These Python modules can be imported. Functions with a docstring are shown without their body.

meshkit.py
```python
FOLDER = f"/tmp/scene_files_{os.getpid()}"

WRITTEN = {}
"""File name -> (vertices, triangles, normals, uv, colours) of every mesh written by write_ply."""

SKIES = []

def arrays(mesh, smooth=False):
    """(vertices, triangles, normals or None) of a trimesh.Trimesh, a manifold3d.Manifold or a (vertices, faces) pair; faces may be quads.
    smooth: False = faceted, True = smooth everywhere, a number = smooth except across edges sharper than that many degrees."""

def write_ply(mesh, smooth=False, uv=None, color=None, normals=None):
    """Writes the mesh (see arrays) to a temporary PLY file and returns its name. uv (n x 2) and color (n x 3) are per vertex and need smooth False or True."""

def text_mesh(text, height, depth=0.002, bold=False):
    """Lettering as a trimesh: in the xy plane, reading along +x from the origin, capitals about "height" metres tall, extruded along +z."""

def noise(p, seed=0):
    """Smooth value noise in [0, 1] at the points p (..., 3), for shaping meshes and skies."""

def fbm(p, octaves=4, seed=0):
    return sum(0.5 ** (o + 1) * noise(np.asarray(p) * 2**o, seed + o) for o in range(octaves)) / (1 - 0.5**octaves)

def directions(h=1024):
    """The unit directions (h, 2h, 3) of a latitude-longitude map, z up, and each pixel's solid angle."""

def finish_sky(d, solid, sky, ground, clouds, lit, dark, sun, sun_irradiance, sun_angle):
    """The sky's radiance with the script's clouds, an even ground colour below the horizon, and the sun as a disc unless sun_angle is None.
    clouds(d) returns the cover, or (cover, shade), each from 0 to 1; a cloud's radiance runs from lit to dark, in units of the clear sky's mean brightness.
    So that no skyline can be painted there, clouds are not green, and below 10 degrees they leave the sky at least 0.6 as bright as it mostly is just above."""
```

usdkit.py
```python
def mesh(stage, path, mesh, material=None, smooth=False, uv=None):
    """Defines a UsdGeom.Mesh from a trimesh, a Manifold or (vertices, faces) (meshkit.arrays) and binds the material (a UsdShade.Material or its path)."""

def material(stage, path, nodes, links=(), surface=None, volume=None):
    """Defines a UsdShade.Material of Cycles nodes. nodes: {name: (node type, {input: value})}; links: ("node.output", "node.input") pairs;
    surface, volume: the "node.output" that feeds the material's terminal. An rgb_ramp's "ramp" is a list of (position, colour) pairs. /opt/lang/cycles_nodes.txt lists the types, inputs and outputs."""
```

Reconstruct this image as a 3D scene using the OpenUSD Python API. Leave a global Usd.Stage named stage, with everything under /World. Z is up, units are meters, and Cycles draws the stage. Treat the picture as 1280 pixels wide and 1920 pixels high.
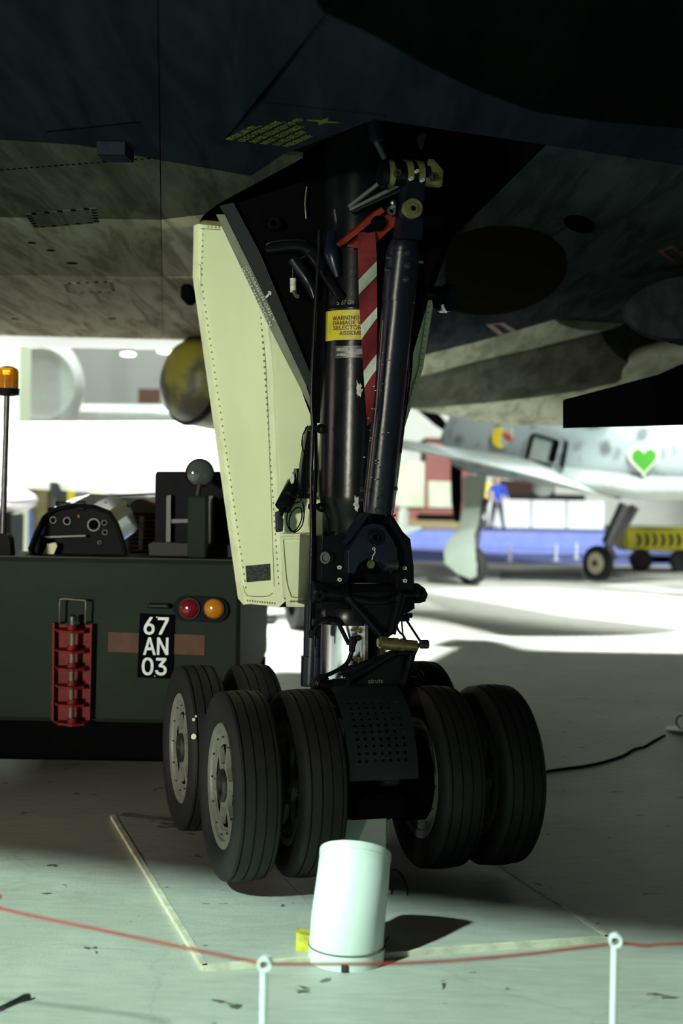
import math, random
import numpy as np, trimesh, shapely.geometry as sg
import manifold3d as m3
import meshkit, usdkit
from pxr import Usd, UsdGeom, UsdLux, UsdShade, Gf, Sdf, Vt
random.seed(7); rng = np.random.default_rng(7)
stage = Usd.Stage.CreateInMemory()
UsdGeom.SetStageUpAxis(stage, 'Z'); UsdGeom.SetStageMetersPerUnit(stage, 1.0)
world = UsdGeom.Xform.Define(stage, '/World'); stage.SetDefaultPrim(world.GetPrim())
UsdGeom.Scope.Define(stage, '/World/Looks')
A = np.array
# ------------------------------------------------------------------ camera
W, H, FX = 1280, 1920, 2667.0
CAM, ROLL, PITCH = A([0, 0, 1.45]), math.radians(1.0), math.radians(0.54)
FWD = A([0, math.cos(PITCH), -math.sin(PITCH)])
U0 = np.cross([1, 0, 0], FWD)
RIGHT = A([1., 0, 0]) * math.cos(ROLL) + U0 * math.sin(ROLL)
UP = -A([1., 0, 0]) * math.sin(ROLL) + U0 * math.cos(ROLL)
cam = UsdGeom.Camera.Define(stage, '/World/camera')
cam.CreateHorizontalApertureAttr(24.0); cam.CreateVerticalApertureAttr(36.0); cam.CreateFocalLengthAttr(50.0)
cam.CreateFStopAttr(1.9); cam.CreateFocusDistanceAttr(5.55); cam.CreateExposureAttr(0.0)
cam.CreateClippingRangeAttr(Gf.Vec2f(0.05, 500))
cam.AddTransformOp().Set(Gf.Matrix4d(*RIGHT, 0, *UP, 0, *(-FWD), 0, *CAM, 1))
# ------------------------------------------------------------------ lights (lamps of the hall, plus added low fills)
def look_at(x, pos, to):
    pos, to = A(pos, float), A(to, float)
    z = pos - to; z /= np.linalg.norm(z)
    r = np.cross([0, 0, 1.0], z); r = r / np.linalg.norm(r) if np.linalg.norm(r) > 1e-6 else A([1., 0, 0])
    u = np.cross(z, r)
    x.AddTransformOp().Set(Gf.Matrix4d(*r, 0, *u, 0, *z, 0, *pos, 1))
def lamp(name, pos, to, w, h, inten, col, disk=False):
    l = (UsdLux.DiskLight if disk else UsdLux.RectLight).Define(stage, '/World/' + name)
    if disk: l.CreateRadiusAttr(w)
    else: l.CreateWidthAttr(w); l.CreateHeightAttr(h)
    l.CreateIntensityAttr(inten); l.CreateColorAttr(Gf.Vec3f(*col)); l.CreateNormalizeAttr(False)
    look_at(l, pos, to); return l
GREEN, WARM, COOL = (0.68, 1.0, 0.83), (1.0, 0.93, 0.84), (0.93, 1.0, 0.95)
def spot(name, pos, to, r, inten, col, cone, soft=.3):              # cone lamp: hall downlights, and the added door fill
    l = UsdLux.SphereLight.Define(stage, '/World/' + name); l.CreateRadiusAttr(r); l.CreateIntensityAttr(inten); l.CreateColorAttr(Gf.Vec3f(*col))
    sh = UsdLux.ShapingAPI.Apply(l.GetPrim()); sh.CreateShapingConeAngleAttr(cone); sh.CreateShapingConeSoftnessAttr(soft); look_at(l, pos, to)
lamp('flood_lamp', (-6.3, -2.3, 7.2), (0.2, 4.2, 0), .24, 0, 5200, GREEN, True)            # hall flood, front left
spot('added_door_fill', (-7.0, -9.0, 2.0), (-1.15, 6.0, 1.5), .5, 1000, (1.0, 0.97, 0.80), 8.2, 1.0)      # added low fill to brighten the doors, unseen, far behind the camera
lamp('added_warm_fill', (-13.0, 5.0, 2.2), (0, 6.2, .6), 3.0, 1.2, 14, (1.0, .84, .74))  # added unseen fill, warms and lifts the floor under the wing
for i, (x, y, tx, ty, cone, q) in enumerate([(5.5, 5.0, 6.0, 17.0, 20, 22000), (7, 12, 5.0, 28, 22, 6500), (8.0, 21.0, 7.5, 21.0, 34, 5000), (-4.0, 6.0, -3.6, 16.6, 16, 12000), (-2.6, 13.0, -2.2, 14.6, 22, 9000), (-7, 15, -6, 26, 24, 5000), (12, 26, 12, 36, 30, 5500), (5, 30, 5.5, 49, 20, 12000), (-5, 34, -5, 46, 34, 2600), (10, 62, 10, 72, 46, 2500), (-3, 22, -2.5, 22.5, 30, 3000), (3, 60, 3.5, 86, 34, 12000)]):
    spot('ceiling_spot_%d' % i, (x, y, 10.5), (tx, ty, 0), .25, q, COOL, cone)
# ------------------------------------------------------------------ helpers
def ray(px, py):
    d = FWD + RIGHT * ((px - W / 2) / FX) + UP * ((H / 2 - py) / FX); return d
def at(px, py, Y): d = ray(px, py); return CAM + d * (Y / d[1])
def zp(px, py, z): d = ray(px, py); return CAM + d * ((z - CAM[2]) / d[2])
YAW = math.radians(17.3)
DV, AV, ZV = A([-math.sin(YAW), math.cos(YAW), 0]), A([math.cos(YAW), math.sin(YAW), 0]), A([0, 0, 1.])
WHEEL1 = at(448, 1477, 5.2); WZ = 0.395
ORG = WHEEL1 + .5 * AV + .4 * DV; ORG[2] = 0
def G(px, py, v):                           # the point of the sight line on the gear's cross plane at depth v
    d = ray(px, py); return CAM + d * ((DV @ (ORG - CAM) + v) / (DV @ d))
def L(u, v, z): return ORG + AV * u + DV * v + ZV * z

used = {}
def numbered(path):
    n = used.get(path, 0); used[path] = n + 1
    return path if n == 0 else '%s_%03d' % (path, n)
class Thing:
    def __init__(s, path, base): s.path, s.base = path, A(base, float)
def thing(name, label, cat, base=(0, 0, 0), group=None, kind=None):
    p = numbered('/World/' + name); x = UsdGeom.Xform.Define(stage, p); x.AddTranslateOp().Set(Gf.Vec3d(*map(float, base)))
    c = x.GetPrim()
    if label: c.SetCustomDataByKey('label', label)
    if cat: c.SetCustomDataByKey('category', cat)
    if group: c.SetCustomDataByKey('group', group)
    if kind: c.SetCustomDataByKey('kind', kind)
    return Thing(p, base)
def sub(parent, name, label=None):
    p = numbered(parent.path + '/' + name); x = UsdGeom.Xform.Define(stage, p)
    if label: x.GetPrim().SetCustomDataByKey('label', label)
    return Thing(p, parent.base)
def cat(ms):
    ms = [tri(m) for m in ms]
    return trimesh.util.concatenate(ms) if len(ms) > 1 else ms[0]
def tri(m):
    if isinstance(m, trimesh.Trimesh): return m
    v, f, _ = meshkit.arrays(m); return trimesh.Trimesh(v, f, process=False)
def part(parent, name, mesh, material, smooth=35, label=None, kind=None):
    if isinstance(mesh, list): mesh = cat(mesh)
    mesh = tri(mesh).copy(); mesh.apply_translation(-parent.base)
    p = numbered(parent.path + '/' + name)
    m = usdkit.mesh(stage, p, mesh, material, smooth=smooth)
    if label: m.GetPrim().SetCustomDataByKey('label', label)
    if kind: m.GetPrim().SetCustomDataByKey('kind', kind)
    return Thing(p, parent.base)
def single(name, mesh, material, label=None, cat_=None, group=None, kind=None, smooth=35):
    if isinstance(mesh, list): mesh = cat(mesh)
    mesh = tri(mesh).copy(); b = mesh.bounds; base = A([(b[0][0] + b[1][0]) / 2, (b[0][1] + b[1][1]) / 2, b[0][2]])
    mesh.apply_translation(-base); p = numbered('/World/' + name)
    m = usdkit.mesh(stage, p, mesh, material, smooth=smooth)
    m.AddTranslateOp().Set(Gf.Vec3d(*map(float, base))); c = m.GetPrim()
    for k, v in (('label', label), ('category', cat_), ('group', group), ('kind', kind)):
        if v: c.SetCustomDataByKey(k, v)
    return Thing(p, base)

# ---- shapes
def smooth_path(pts, n=6):
    pts = [A(p, float) for p in pts]
    if len(pts) < 3: return pts
    P = [2 * pts[0] - pts[1]] + pts + [2 * pts[-1] - pts[-2]]; out = []
    for i in range(1, len(P) - 2):
        for k in range(n):
            t = k / n; a, b, c, d = P[i - 1], P[i], P[i + 1], P[i + 2]
            out.append(.5 * (2 * b + (c - a) * t + (2 * a - 5 * b + 4 * c - d) * t * t + (3 * b - a - 3 * c + d) * t ** 3))
    return out + [pts[-1]]
def tube(pts, r, n=14, curve=False, sx=1.0, up=None):
    pts = smooth_path(pts) if curve else [A(p, float) for p in pts]
    k = len(pts); rs = np.full(k, r) if np.ndim(r) == 0 else (np.interp(np.linspace(0, 1, k), np.linspace(0, 1, len(r)), r))
    T = [pts[min(i + 1, k - 1)] - pts[max(i - 1, 0)] for i in range(k)]; T = [t / (np.linalg.norm(t) + 1e-12) for t in T]
    ref = A(up, float) if up is not None else (A([0, 0, 1.]) if abs(T[0][2]) < .9 else A([0, 1., 0]))
    x = np.cross(ref, T[0]); x /= np.linalg.norm(x); V = []
    for i in range(k):
        x = x - T[i] * (x @ T[i]); x /= np.linalg.norm(x); y = np.cross(T[i], x)
        for j in range(n):
            a = 2 * math.pi * j / n; V.append(pts[i] + rs[i] * (sx * math.cos(a) * x + math.sin(a) * y))
    F = []
    for i in range(k - 1):
        for j in range(n):
            a, b, c, d = i * n + j, i * n + (j + 1) % n, (i + 1) * n + (j + 1) % n, (i + 1) * n + j
            F += [[a, b, c], [a, c, d]]
    s, e = len(V), len(V) + 1; V += [pts[0], pts[-1]]
    for j in range(n):
        F.append([s, (j + 1) % n, j]); F.append([e, (k - 1) * n + j, (k - 1) * n + (j + 1) % n])
    return trimesh.Trimesh(A(V), A(F), process=False)
def rod(a, b, r, n=18): return tube([a, b], r, n)
def lathe(profile, origin, axis, n=48, xref=None):          # profile: (t along axis, radius)
    axis = A(axis, float); axis /= np.linalg.norm(axis)
    x = np.cross([0, 0, 1.], axis) if abs(axis[2]) < .9 else np.cross([0, 1., 0], axis); x /= np.linalg.norm(x); y = np.cross(axis, x)
    V = []
    for t, r in profile:
        for j in range(n):
            a = 2 * math.pi * j / n; V.append(origin + axis * t + max(r, 1e-5) * (math.cos(a) * x + math.sin(a) * y))
    F = []; k = len(profile)
    for i in range(k - 1):
        for j in range(n):
            a, b, c, d = i * n + j, i * n + (j + 1) % n, (i + 1) * n + (j + 1) % n, (i + 1) * n + j
            F += [[a, b, c], [a, c, d]]
    m = trimesh.Trimesh(A(V), A(F), process=False)
    return m
def box(c, size, ex=(1, 0, 0), ey=(0, 1, 0), ez=(0, 0, 1), bev=0.0):
    ex, ey, ez = A(ex, float), A(ey, float), A(ez, float)
    if bev <= 0: m = trimesh.creation.box(size)
    else:
        b = min(bev, min(size) * .45); pts = []
        for sx in (-1, 1):
            for sy in (-1, 1):
                for sz in (-1, 1):
                    h = A([sx * size[0], sy * size[1], sz * size[2]]) / 2; s = A([sx, sy, sz])
                    for k in range(3):
                        q = h - s * b; q[k] = h[k]; pts.append(q)
        m = trimesh.convex.convex_hull(A(pts))
    m.apply_transform(np.vstack([np.hstack([np.stack([ex, ey, ez], 1), A(c, float)[:, None]]), [0, 0, 0, 1]])); return m
def zbox(x0, x1, y0, y1, z0, z1, bev=0): return box(((x0 + x1) / 2, (y0 + y1) / 2, (z0 + z1) / 2), (x1 - x0, y1 - y0, z1 - z0), bev=bev)
def prism(pts, ext, holes=()):                              # planar outline in space, given a thickness along ext
    pts = A(pts, float); ext = A(ext, float); o = pts.mean(0)
    nrm = np.linalg.svd(pts - o)[2][2]
    if nrm @ ext < 0: nrm = -nrm
    x = pts[1] - pts[0]; x -= nrm * (x @ nrm); x /= np.linalg.norm(x); y = np.cross(nrm, x)
    poly = sg.Polygon([((p - o) @ x, (p - o) @ y) for p in pts], [[((p - o) @ x, (p - o) @ y) for p in h] for h in holes]).buffer(0)
    m = trimesh.creation.extrude_polygon(poly, 1.0, engine='earcut')
    v = m.vertices; m.vertices = o + v[:, :1] * x + v[:, 1:2] * y + v[:, 2:] * ext
    if np.linalg.det(np.stack([x, y, ext])) < 0: m.invert()
    return m
def gp(px, v0, v1): return prism([G(x, y, v0) for x, y in px], DV * (v1 - v0))           # gear plate
def yp(px, Y, t): return prism([at(x, y, Y) for x, y in px], (0, t, 0))
def ring(c, axis, r0, r1, t, n=28): return lathe([(0, r0), (0, r1), (t, r1), (t, r0), (0, r0)], A(c, float), axis, n)
def disc(c, axis, r, t, n=28, bev=0.0):
    pr = [(0, 0), (0, r), (t - bev, r), (t, r - bev), (t, 0)] if bev else [(0, 0), (0, r), (t, r), (t, 0)]
    return lathe(pr, A(c, float), axis, n)
def ball(c, r, s=(1, 1, 1), sub_=2):
    m = trimesh.creation.icosphere(sub_, 1.0); m.vertices = m.vertices * (A(s) * r) + A(c); return m
def text(t, h, o, ex, ey, depth=.002, bold=False, center=True, stretch=1.0):
    m = meshkit.text_mesh(t, h, depth, bold); v = m.vertices
    if center: v[:, 0] -= (v[:, 0].min() + v[:, 0].max()) / 2
    ex, ey = A(ex, float), A(ey, float); n = np.cross(ex, ey)
    m.vertices = A(o, float) + v[:, :1] * ex * stretch + v[:, 1:2] * ey + v[:, 2:] * n; return m

# ------------------------------------------------------------------ materials
def mat(name, c1, c2=None, rough=.5, metal=0., scale=6., bump=0., bscale=60., bevel=0., coat=0., spec=.5, lo=.4, hi=.65, stretch=None, detail=6, extra=None):
    N = {'p': ('principled_bsdf', {'base_color': c1, 'roughness': rough, 'metallic': metal, 'coat_weight': coat, 'specular_ior_level': spec})}; K = []
    if c2 is not None or bump: N['g'] = ('geometry', {}); N['m'] = ('mapping', {'scale': stretch or (1, 1, 1)}); K.append(('g.position', 'm.vector'))
    if c2 is not None:
        N['n'] = ('noise_texture', {'scale': scale, 'detail': detail, 'roughness': .6}); N['r'] = ('rgb_ramp', {'ramp': [(lo, c1), (hi, c2)]})
        K += [('m.vector', 'n.vector'), ('n.fac', 'r.fac'), ('r.color', 'p.base_color')]
    if bevel: N['bv'] = ('bevel', {'radius': bevel, 'samples': 3})
    if bump:
        N['bn'] = ('noise_texture', {'scale': bscale, 'detail': 3}); N['b'] = ('bump', {'strength': bump, 'distance': .01})
        K += [('m.vector', 'bn.vector'), ('bn.fac', 'b.height'), ('b.normal', 'p.normal')]
        if bevel: K.append(('bv.bevel', 'b.normal'))
    elif bevel: K.append(('bv.bevel', 'p.normal'))
    return usdkit.material(stage, '/World/Looks/' + name, N, K, surface='p.BSDF')
M = {}
M['black'] = mat('gloss_black_paint', (.003, .0032, .0045), (.006, .0065, .009), .24, scale=9, bump=.05, bscale=35, bevel=.004, spec=.14)
M['blackblue'] = mat('blue_black_paint', (.005, .0065, .014), (.008, .0105, .021), .3, scale=8, bump=.05, bevel=.004, spec=.3)
M['flatblack'] = mat('flat_black', (.002, .002, .0025), rough=.8, spec=.05)
M['bay'] = mat('bay_dark', (.003, .003, .003), (.006, .006, .005), .8, scale=4, spec=.05)
M['rubber'] = mat('tyre_rubber', (.0085, .0085, .009), (.013, .0125, .0125), .62, scale=5, bump=.05, bscale=120, spec=.35)
M['alloy'] = mat('wheel_alloy_paint', (.15, .155, .13), (.20, .20, .165), .5, scale=14, bump=.1, bevel=.003)
M['alloydark'] = mat('hub_dark', (.03, .03, .03), (.06, .06, .05), .4, metal=.5, scale=30)
M['chrome'] = mat('chrome', (.86, .80, .90), rough=.17, metal=1.)
M['steel'] = mat('steel', (.45, .45, .44), (.33, .33, .31), .38, metal=1., scale=20)
M['darksteel'] = mat('dark_steel', (.09, .09, .10), (.05, .05, .05), .4, metal=.8, scale=15, bevel=.003)
M['brass'] = mat('brass_olive', (.26, .23, .09), (.13, .12, .05), .38, metal=.7, scale=25)
M['railgrey'] = mat('rail_grey', (.06, .06, .065), rough=.5)
M['copper'] = mat('dull_copper', (.07, .035, .03), (.03, .018, .016), .4, scale=8)
M['armblue'] = mat('arm_navy', (.0035, .004, .008), (.007, .0065, .006), .4, scale=3, spec=.15)
M['olive'] = mat('olive_primer', (.16, .15, .05), (.09, .085, .035), .5, scale=20, bevel=.003)
M['olivegrey'] = mat('olive_grey_arm', (.12, .125, .09), (.09, .095, .07), .5, scale=18)
M['door'] = mat('pale_green_door', (.66, .72, .47), (.60, .665, .42), .42, scale=2.2, bump=.04, bscale=6, bevel=.004, lo=.35, hi=.75)
M['dooredge'] = mat('door_edge', (.70, .74, .52), (.58, .62, .42), .45, scale=10, bevel=.003)
M['rivet'] = mat('door_rivet', (.17, .19, .11), rough=.6)
M['speckle'] = mat('worn_data_plate', (.012, .013, .018), (.11, .12, .10), .6, scale=130, lo=.52, hi=.62)
M['pale'] = mat('pale_washer', (.55, .55, .47), rough=.4)
M['white'] = mat('white_paint', (.82, .84, .82), rough=.35)
M['scuff'] = mat('worn_primer', (.45, .44, .40), (.18, .17, .16), .5, scale=40)
M['red'] = mat('red_paint', (.19, .014, .004), (.12, .010, .004), .6, scale=25, bevel=.003, spec=.15)
M['fabric_red'] = mat('red_webbing', (.16, .006, .011), (.11, .005, .009), .8, scale=30, bump=.3, bscale=220)
M['fabric_white'] = mat('white_webbing', (.48, .52, .44), (.38, .42, .37), .8, scale=30, bump=.3, bscale=200)
M['yellow'] = mat('yellow_label', (.42, .37, .006), (.34, .30, .006), .5, scale=20)
M['maroon'] = mat('label_ink', (.09, .015, .006), rough=.6)
M['stencil'] = mat('stencil_yellow', (.10, .11, .004), (.025, .03, .012), .7, scale=60, lo=.45, hi=.7)
M['whitetext'] = mat('white_marking', (.55, .58, .58), (.38, .4, .4), .6, scale=50)
M['greytext'] = mat('grey_marking', (.25, .26, .24), (.1, .1, .1), .6, scale=80)
# ---- floor: painted concrete with scuffs and stains
def floor_mat(name, a, b, stain):
    N = {'g': ('geometry', {}), 'm1': ('mapping', {'scale': (1, 1, 1)}), 'n1': ('noise_texture', {'scale': .9, 'detail': 8, 'roughness': .62}), 'r1': ('rgb_ramp', {'ramp': [(.3, a), (.7, b)]}),
         'm2': ('mapping', {'scale': (1.2, 5.0, 1), 'rotation': (0, 0, .5)}), 'n2': ('noise_texture', {'scale': 5, 'detail': 8, 'roughness': .7}), 'r2': ('rgb_ramp', {'ramp': [(.35, (.78, .78, .78)), (.62, (1, 1, 1))]}), 'x': ('mix', {'mix_type': 'multiply', 'fac': .8}),
         'n3': ('noise_texture', {'scale': 7.5, 'detail': 3, 'roughness': .55, 'distortion': .6}), 'r3': ('rgb_ramp', {'ramp': [(.675, (0, 0, 0)), (.705, (1, 1, 1))]}), 'y': ('mix', {'color2': stain}),
         'vo': ('voronoi_texture', {'feature': 'distance_to_edge', 'scale': .8, 'randomness': 1}), 'vw': ('noise_texture', {'scale': 3, 'detail': 5}), 'va': ('mix', {'mix_type': 'linear_light', 'fac': .15}), 'rv': ('rgb_ramp', {'ramp': [(.0, (1, 1, 1)), (.006, (0, 0, 0))]}), 'yy': ('mix', {'color2': (.16, .15, .12)}), 'mf': ('math', {'math_type': 'multiply', 'value2': .22}),
         'bn': ('noise_texture', {'scale': 90, 'detail': 5}), 'bp': ('bump', {'strength': .25, 'distance': .004}), 'p': ('principled_bsdf', {'roughness': .5, 'specular_ior_level': .4})}
    K = [('g.position', 'm1.vector'), ('m1.vector', 'n1.vector'), ('n1.fac', 'r1.fac'), ('g.position', 'm2.vector'), ('m2.vector', 'n2.vector'), ('n2.fac', 'r2.fac'), ('r1.color', 'x.color1'), ('r2.color', 'x.color2'),
         ('g.position', 'n3.vector'), ('n3.fac', 'r3.fac'), ('x.color', 'y.color1'), ('r3.color', 'y.fac'),
         ('g.position', 'vw.vector'), ('g.position', 'va.color1'), ('vw.color', 'va.color2'), ('va.color', 'vo.vector'), ('vo.distance', 'rv.fac'), ('rv.color', 'mf.value1'), ('mf.value', 'yy.fac'), ('y.color', 'yy.color1'), ('yy.color', 'p.base_color'),
         ('g.position', 'bn.vector'), ('bn.fac', 'bp.height'), ('bp.normal', 'p.normal')]
    return usdkit.material(stage, '/World/Looks/' + name, N, K, surface='p.BSDF')
M['floor'] = floor_mat('painted_concrete', (.36, .35, .31), (.47, .46, .42), (.09, .08, .075))
M['board'] = floor_mat('painted_board', (.37, .36, .33), (.45, .44, .41), (.10, .09, .08))
M['boardedge'] = mat('worn_board_edge', (.62, .56, .44), (.42, .38, .30), .7, scale=15)
M['carpet'] = mat('blue_carpet', (.10, .125, .33), (.12, .15, .38), .9, scale=3)
M['wall'] = mat('hall_wall', (.62, .62, .58), (.58, .58, .54), .8, scale=1)
M['ceil'] = mat('hall_ceiling', (.22, .22, .21), rough=.9)
# ---- wing skins (paint changes from blue-grey ahead to grey-brown behind, lightened aft to paint in floor light), oil streaks run aft
def skin(name, a, b, streak=(.3, .3, .3), rough=.7, spec=.05):
    N = {'g': ('geometry', {}), 'm': ('mapping', {'scale': (3.2, .55, 3)}), 'n': ('noise_texture', {'scale': 2.0, 'detail': 7, 'roughness': .65}), 'r': ('rgb_ramp', {'ramp': [(.33, a), (.66, b)]}),
         'm2': ('mapping', {'scale': (7, .8, 4), 'rotation': (0, 0, .35)}), 'n2': ('noise_texture', {'scale': 1.3, 'detail': 6, 'roughness': .6, 'distortion': .8}), 'r2': ('rgb_ramp', {'ramp': [(.40, streak), (.56, (1, 1, 1))]}), 'x': ('mix', {'mix_type': 'multiply', 'fac': .75}), 'p': ('diffuse_bsdf', {})}
    K = [('g.position', 'm.vector'), ('m.vector', 'n.vector'), ('n.fac', 'r.fac'), ('g.position', 'm2.vector'), ('m2.vector', 'n2.vector'), ('n2.fac', 'r2.fac'), ('r.color', 'x.color1'), ('r2.color', 'x.color2'), ('x.color', 'p.color')]
    return usdkit.material(stage, '/World/Looks/' + name, N, K, surface='p.BSDF')
def matt(name, c): return usdkit.material(stage, '/World/Looks/' + name, {'p': ('diffuse_bsdf', {'color': c})}, [], surface='p.BSDF')
M['brownmatt'] = matt('brown_matt', (.012, .0115, .008))
M['fairshade'] = skin('fairing_shaded', (.040, .043, .034), (.075, .078, .062), (.6, .6, .55))  # darker copy of the fairing paint, shade put into its colour
M['guard'] = mat('guard_black', (.010, .0135, .016), (.014, .018, .021), .45, scale=10, spec=.3)
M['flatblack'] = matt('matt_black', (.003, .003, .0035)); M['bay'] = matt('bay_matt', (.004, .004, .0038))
M['skinaft_lit'] = skin('wing_grey_aft_lit', (.30, .265, .215), (.42, .375, .31), (.45, .43, .4))  # bounce from the bright floor put into the colour, lightest step
M['skinmid_lit'] = skin('wing_grey_mid_lit', (.19, .172, .14), (.28, .255, .21), (.45, .43, .4))  # middle step of the same painted-in floor bounce
M['skinblue'] = skin('wing_blue_grey', (.012, .0155, .0225), (.018, .022, .032), (.6, .6, .6), .55)
M['skindark'] = skin('wing_dark', (.0025, .003, .003), (.004, .0045, .0045), (.8, .8, .8), .8)
M['skingrey'] = skin('wing_grey_brown', (.058, .054, .043), (.095, .09, .073), (.45, .43, .4))
M['skinright'] = skin('wing_grey_blue', (.030, .036, .044), (.048, .055, .062), (.45, .45, .42))
M['fairing'] = skin('fairing_lit_green_grey', (.26, .275, .21), (.36, .375, .30), (.55, .55, .5))  # pale copy: light on lip and rear body put into the colour

# ================================================================== THE SETTING
single('floor', zbox(-34, 34, -20, 90, -.3, 0), M['floor'], 'pale green-grey painted concrete hall floor', 'floor', kind='structure')
single('wall_back', zbox(-34, 34, 86, 86.4, 0, 12), M['wall'], 'pale hall wall far behind the aircraft', 'wall', kind='structure')
single('wall_left', zbox(-34.4, -34, -20, 86, 0, 12), M['wall'], 'pale long hall wall on the left', 'wall', kind='structure')
single('wall_right', zbox(34, 34.4, -20, 86, 0, 12), M['wall'], 'pale long hall wall on the right', 'wall', kind='structure')
single('wall_front', zbox(-34, 34, -20.4, -20, 0, 12), M['ceil'], 'dark hall wall behind the viewer', 'wall', kind='structure')
single('ceiling', zbox(-34, 34, -20, 86, 12, 12.3), M['ceil'], 'dark hall ceiling above the aircraft', 'ceiling', kind='structure')
# exec-order marker: objects follow
# ---- load boards under the wheels: two thin boards side by side
c_bl, c_fl, c_fr, c_br = zp(208, 1528, .016), zp(380, 1812, .016), zp(1146, 1757, .016), zp(905, 1600, .016)
m_f, m_b = c_fl + (c_fr - c_fl) * .36, c_bl + (c_br - c_bl) * .36
for k, (q, lab) in enumerate([((c_bl, c_fl, m_f, m_b), 'left thin grey board lying under the left tyres of the bogie'), ((m_b, m_f, c_fr, c_br), 'right thin grey board lying under the right tyres of the bogie')]):
    q = [A([p[0], p[1], 0]) for p in q]; cen = sum(q) / 4
    q2 = [p + (cen - p) * .004 for p in q]
    b = thing('floor_board', lab, 'board', cen)
    part(b, 'board_panel', prism(q2, (0, 0, .016)), M['board'], False)
    edges = [(q2[0], q2[1]), (q2[1], q2[2])] if k == 0 else [(q2[1], q2[2]), (q2[2], q2[3])]
    for a, c in edges:
        dirv = (c - a) / np.linalg.norm(c - a); inn = A([-dirv[1], dirv[0], 0]); inn = inn if inn @ (cen - a) > 0 else -inn
        part(b, 'worn_edge', box((a + c) / 2 + inn * .006 + A([0, 0, .0085]), (np.linalg.norm(c - a), .020, .0185), dirv, np.cross([0, 0, 1], dirv), (0, 0, 1)), M['boardedge'], False, 'pale worn chipped edge')

# ================================================================== THE BIG AIRCRAFT: wing underside, bay, fairings
ZW = 2.7
base = L(0, 0, 0) * A([1, 1, 0]) + A([0, 0, ZW])
V = thing('bomber_aircraft', 'huge dark delta winged bomber seen from below, filling the top of the view', 'aircraft', base)
def wq(px, mat_, name='wing_panel', z=ZW, t=.02, label=None, inset=.0018):
    pts = [zp(x, y, z) for x, y in px]; c = sum(pts) / len(pts)
    poly = sg.Polygon([(p[0], p[1]) for p in pts]).buffer(-inset, join_style=2)
    m = trimesh.creation.extrude_polygon(poly, t, engine='earcut'); m.apply_translation([0, 0, z]); return part(V, name, m, mat_, False, label)
def wxy(xy, mat_, name='wing_panel', z=ZW, t=.02, label=None, inset=.0018):
    poly = sg.Polygon(xy).buffer(-inset, join_style=2)
    m = trimesh.creation.extrude_polygon(poly, t, engine='earcut'); m.apply_translation([0, 0, z]); return part(V, name, m, mat_, False, label)
def W2(x, y, z=ZW): return tuple(zp(x, y, z)[:2])
# bay opening (px): front edge and sides
BAY = [(383, 402), (408, 383), (702, 224), (1032, 273), (838, 462), (800, 560), (430, 560), (375, 415)]
bay = sg.Polygon([W2(*p) for p in BAY])
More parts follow.
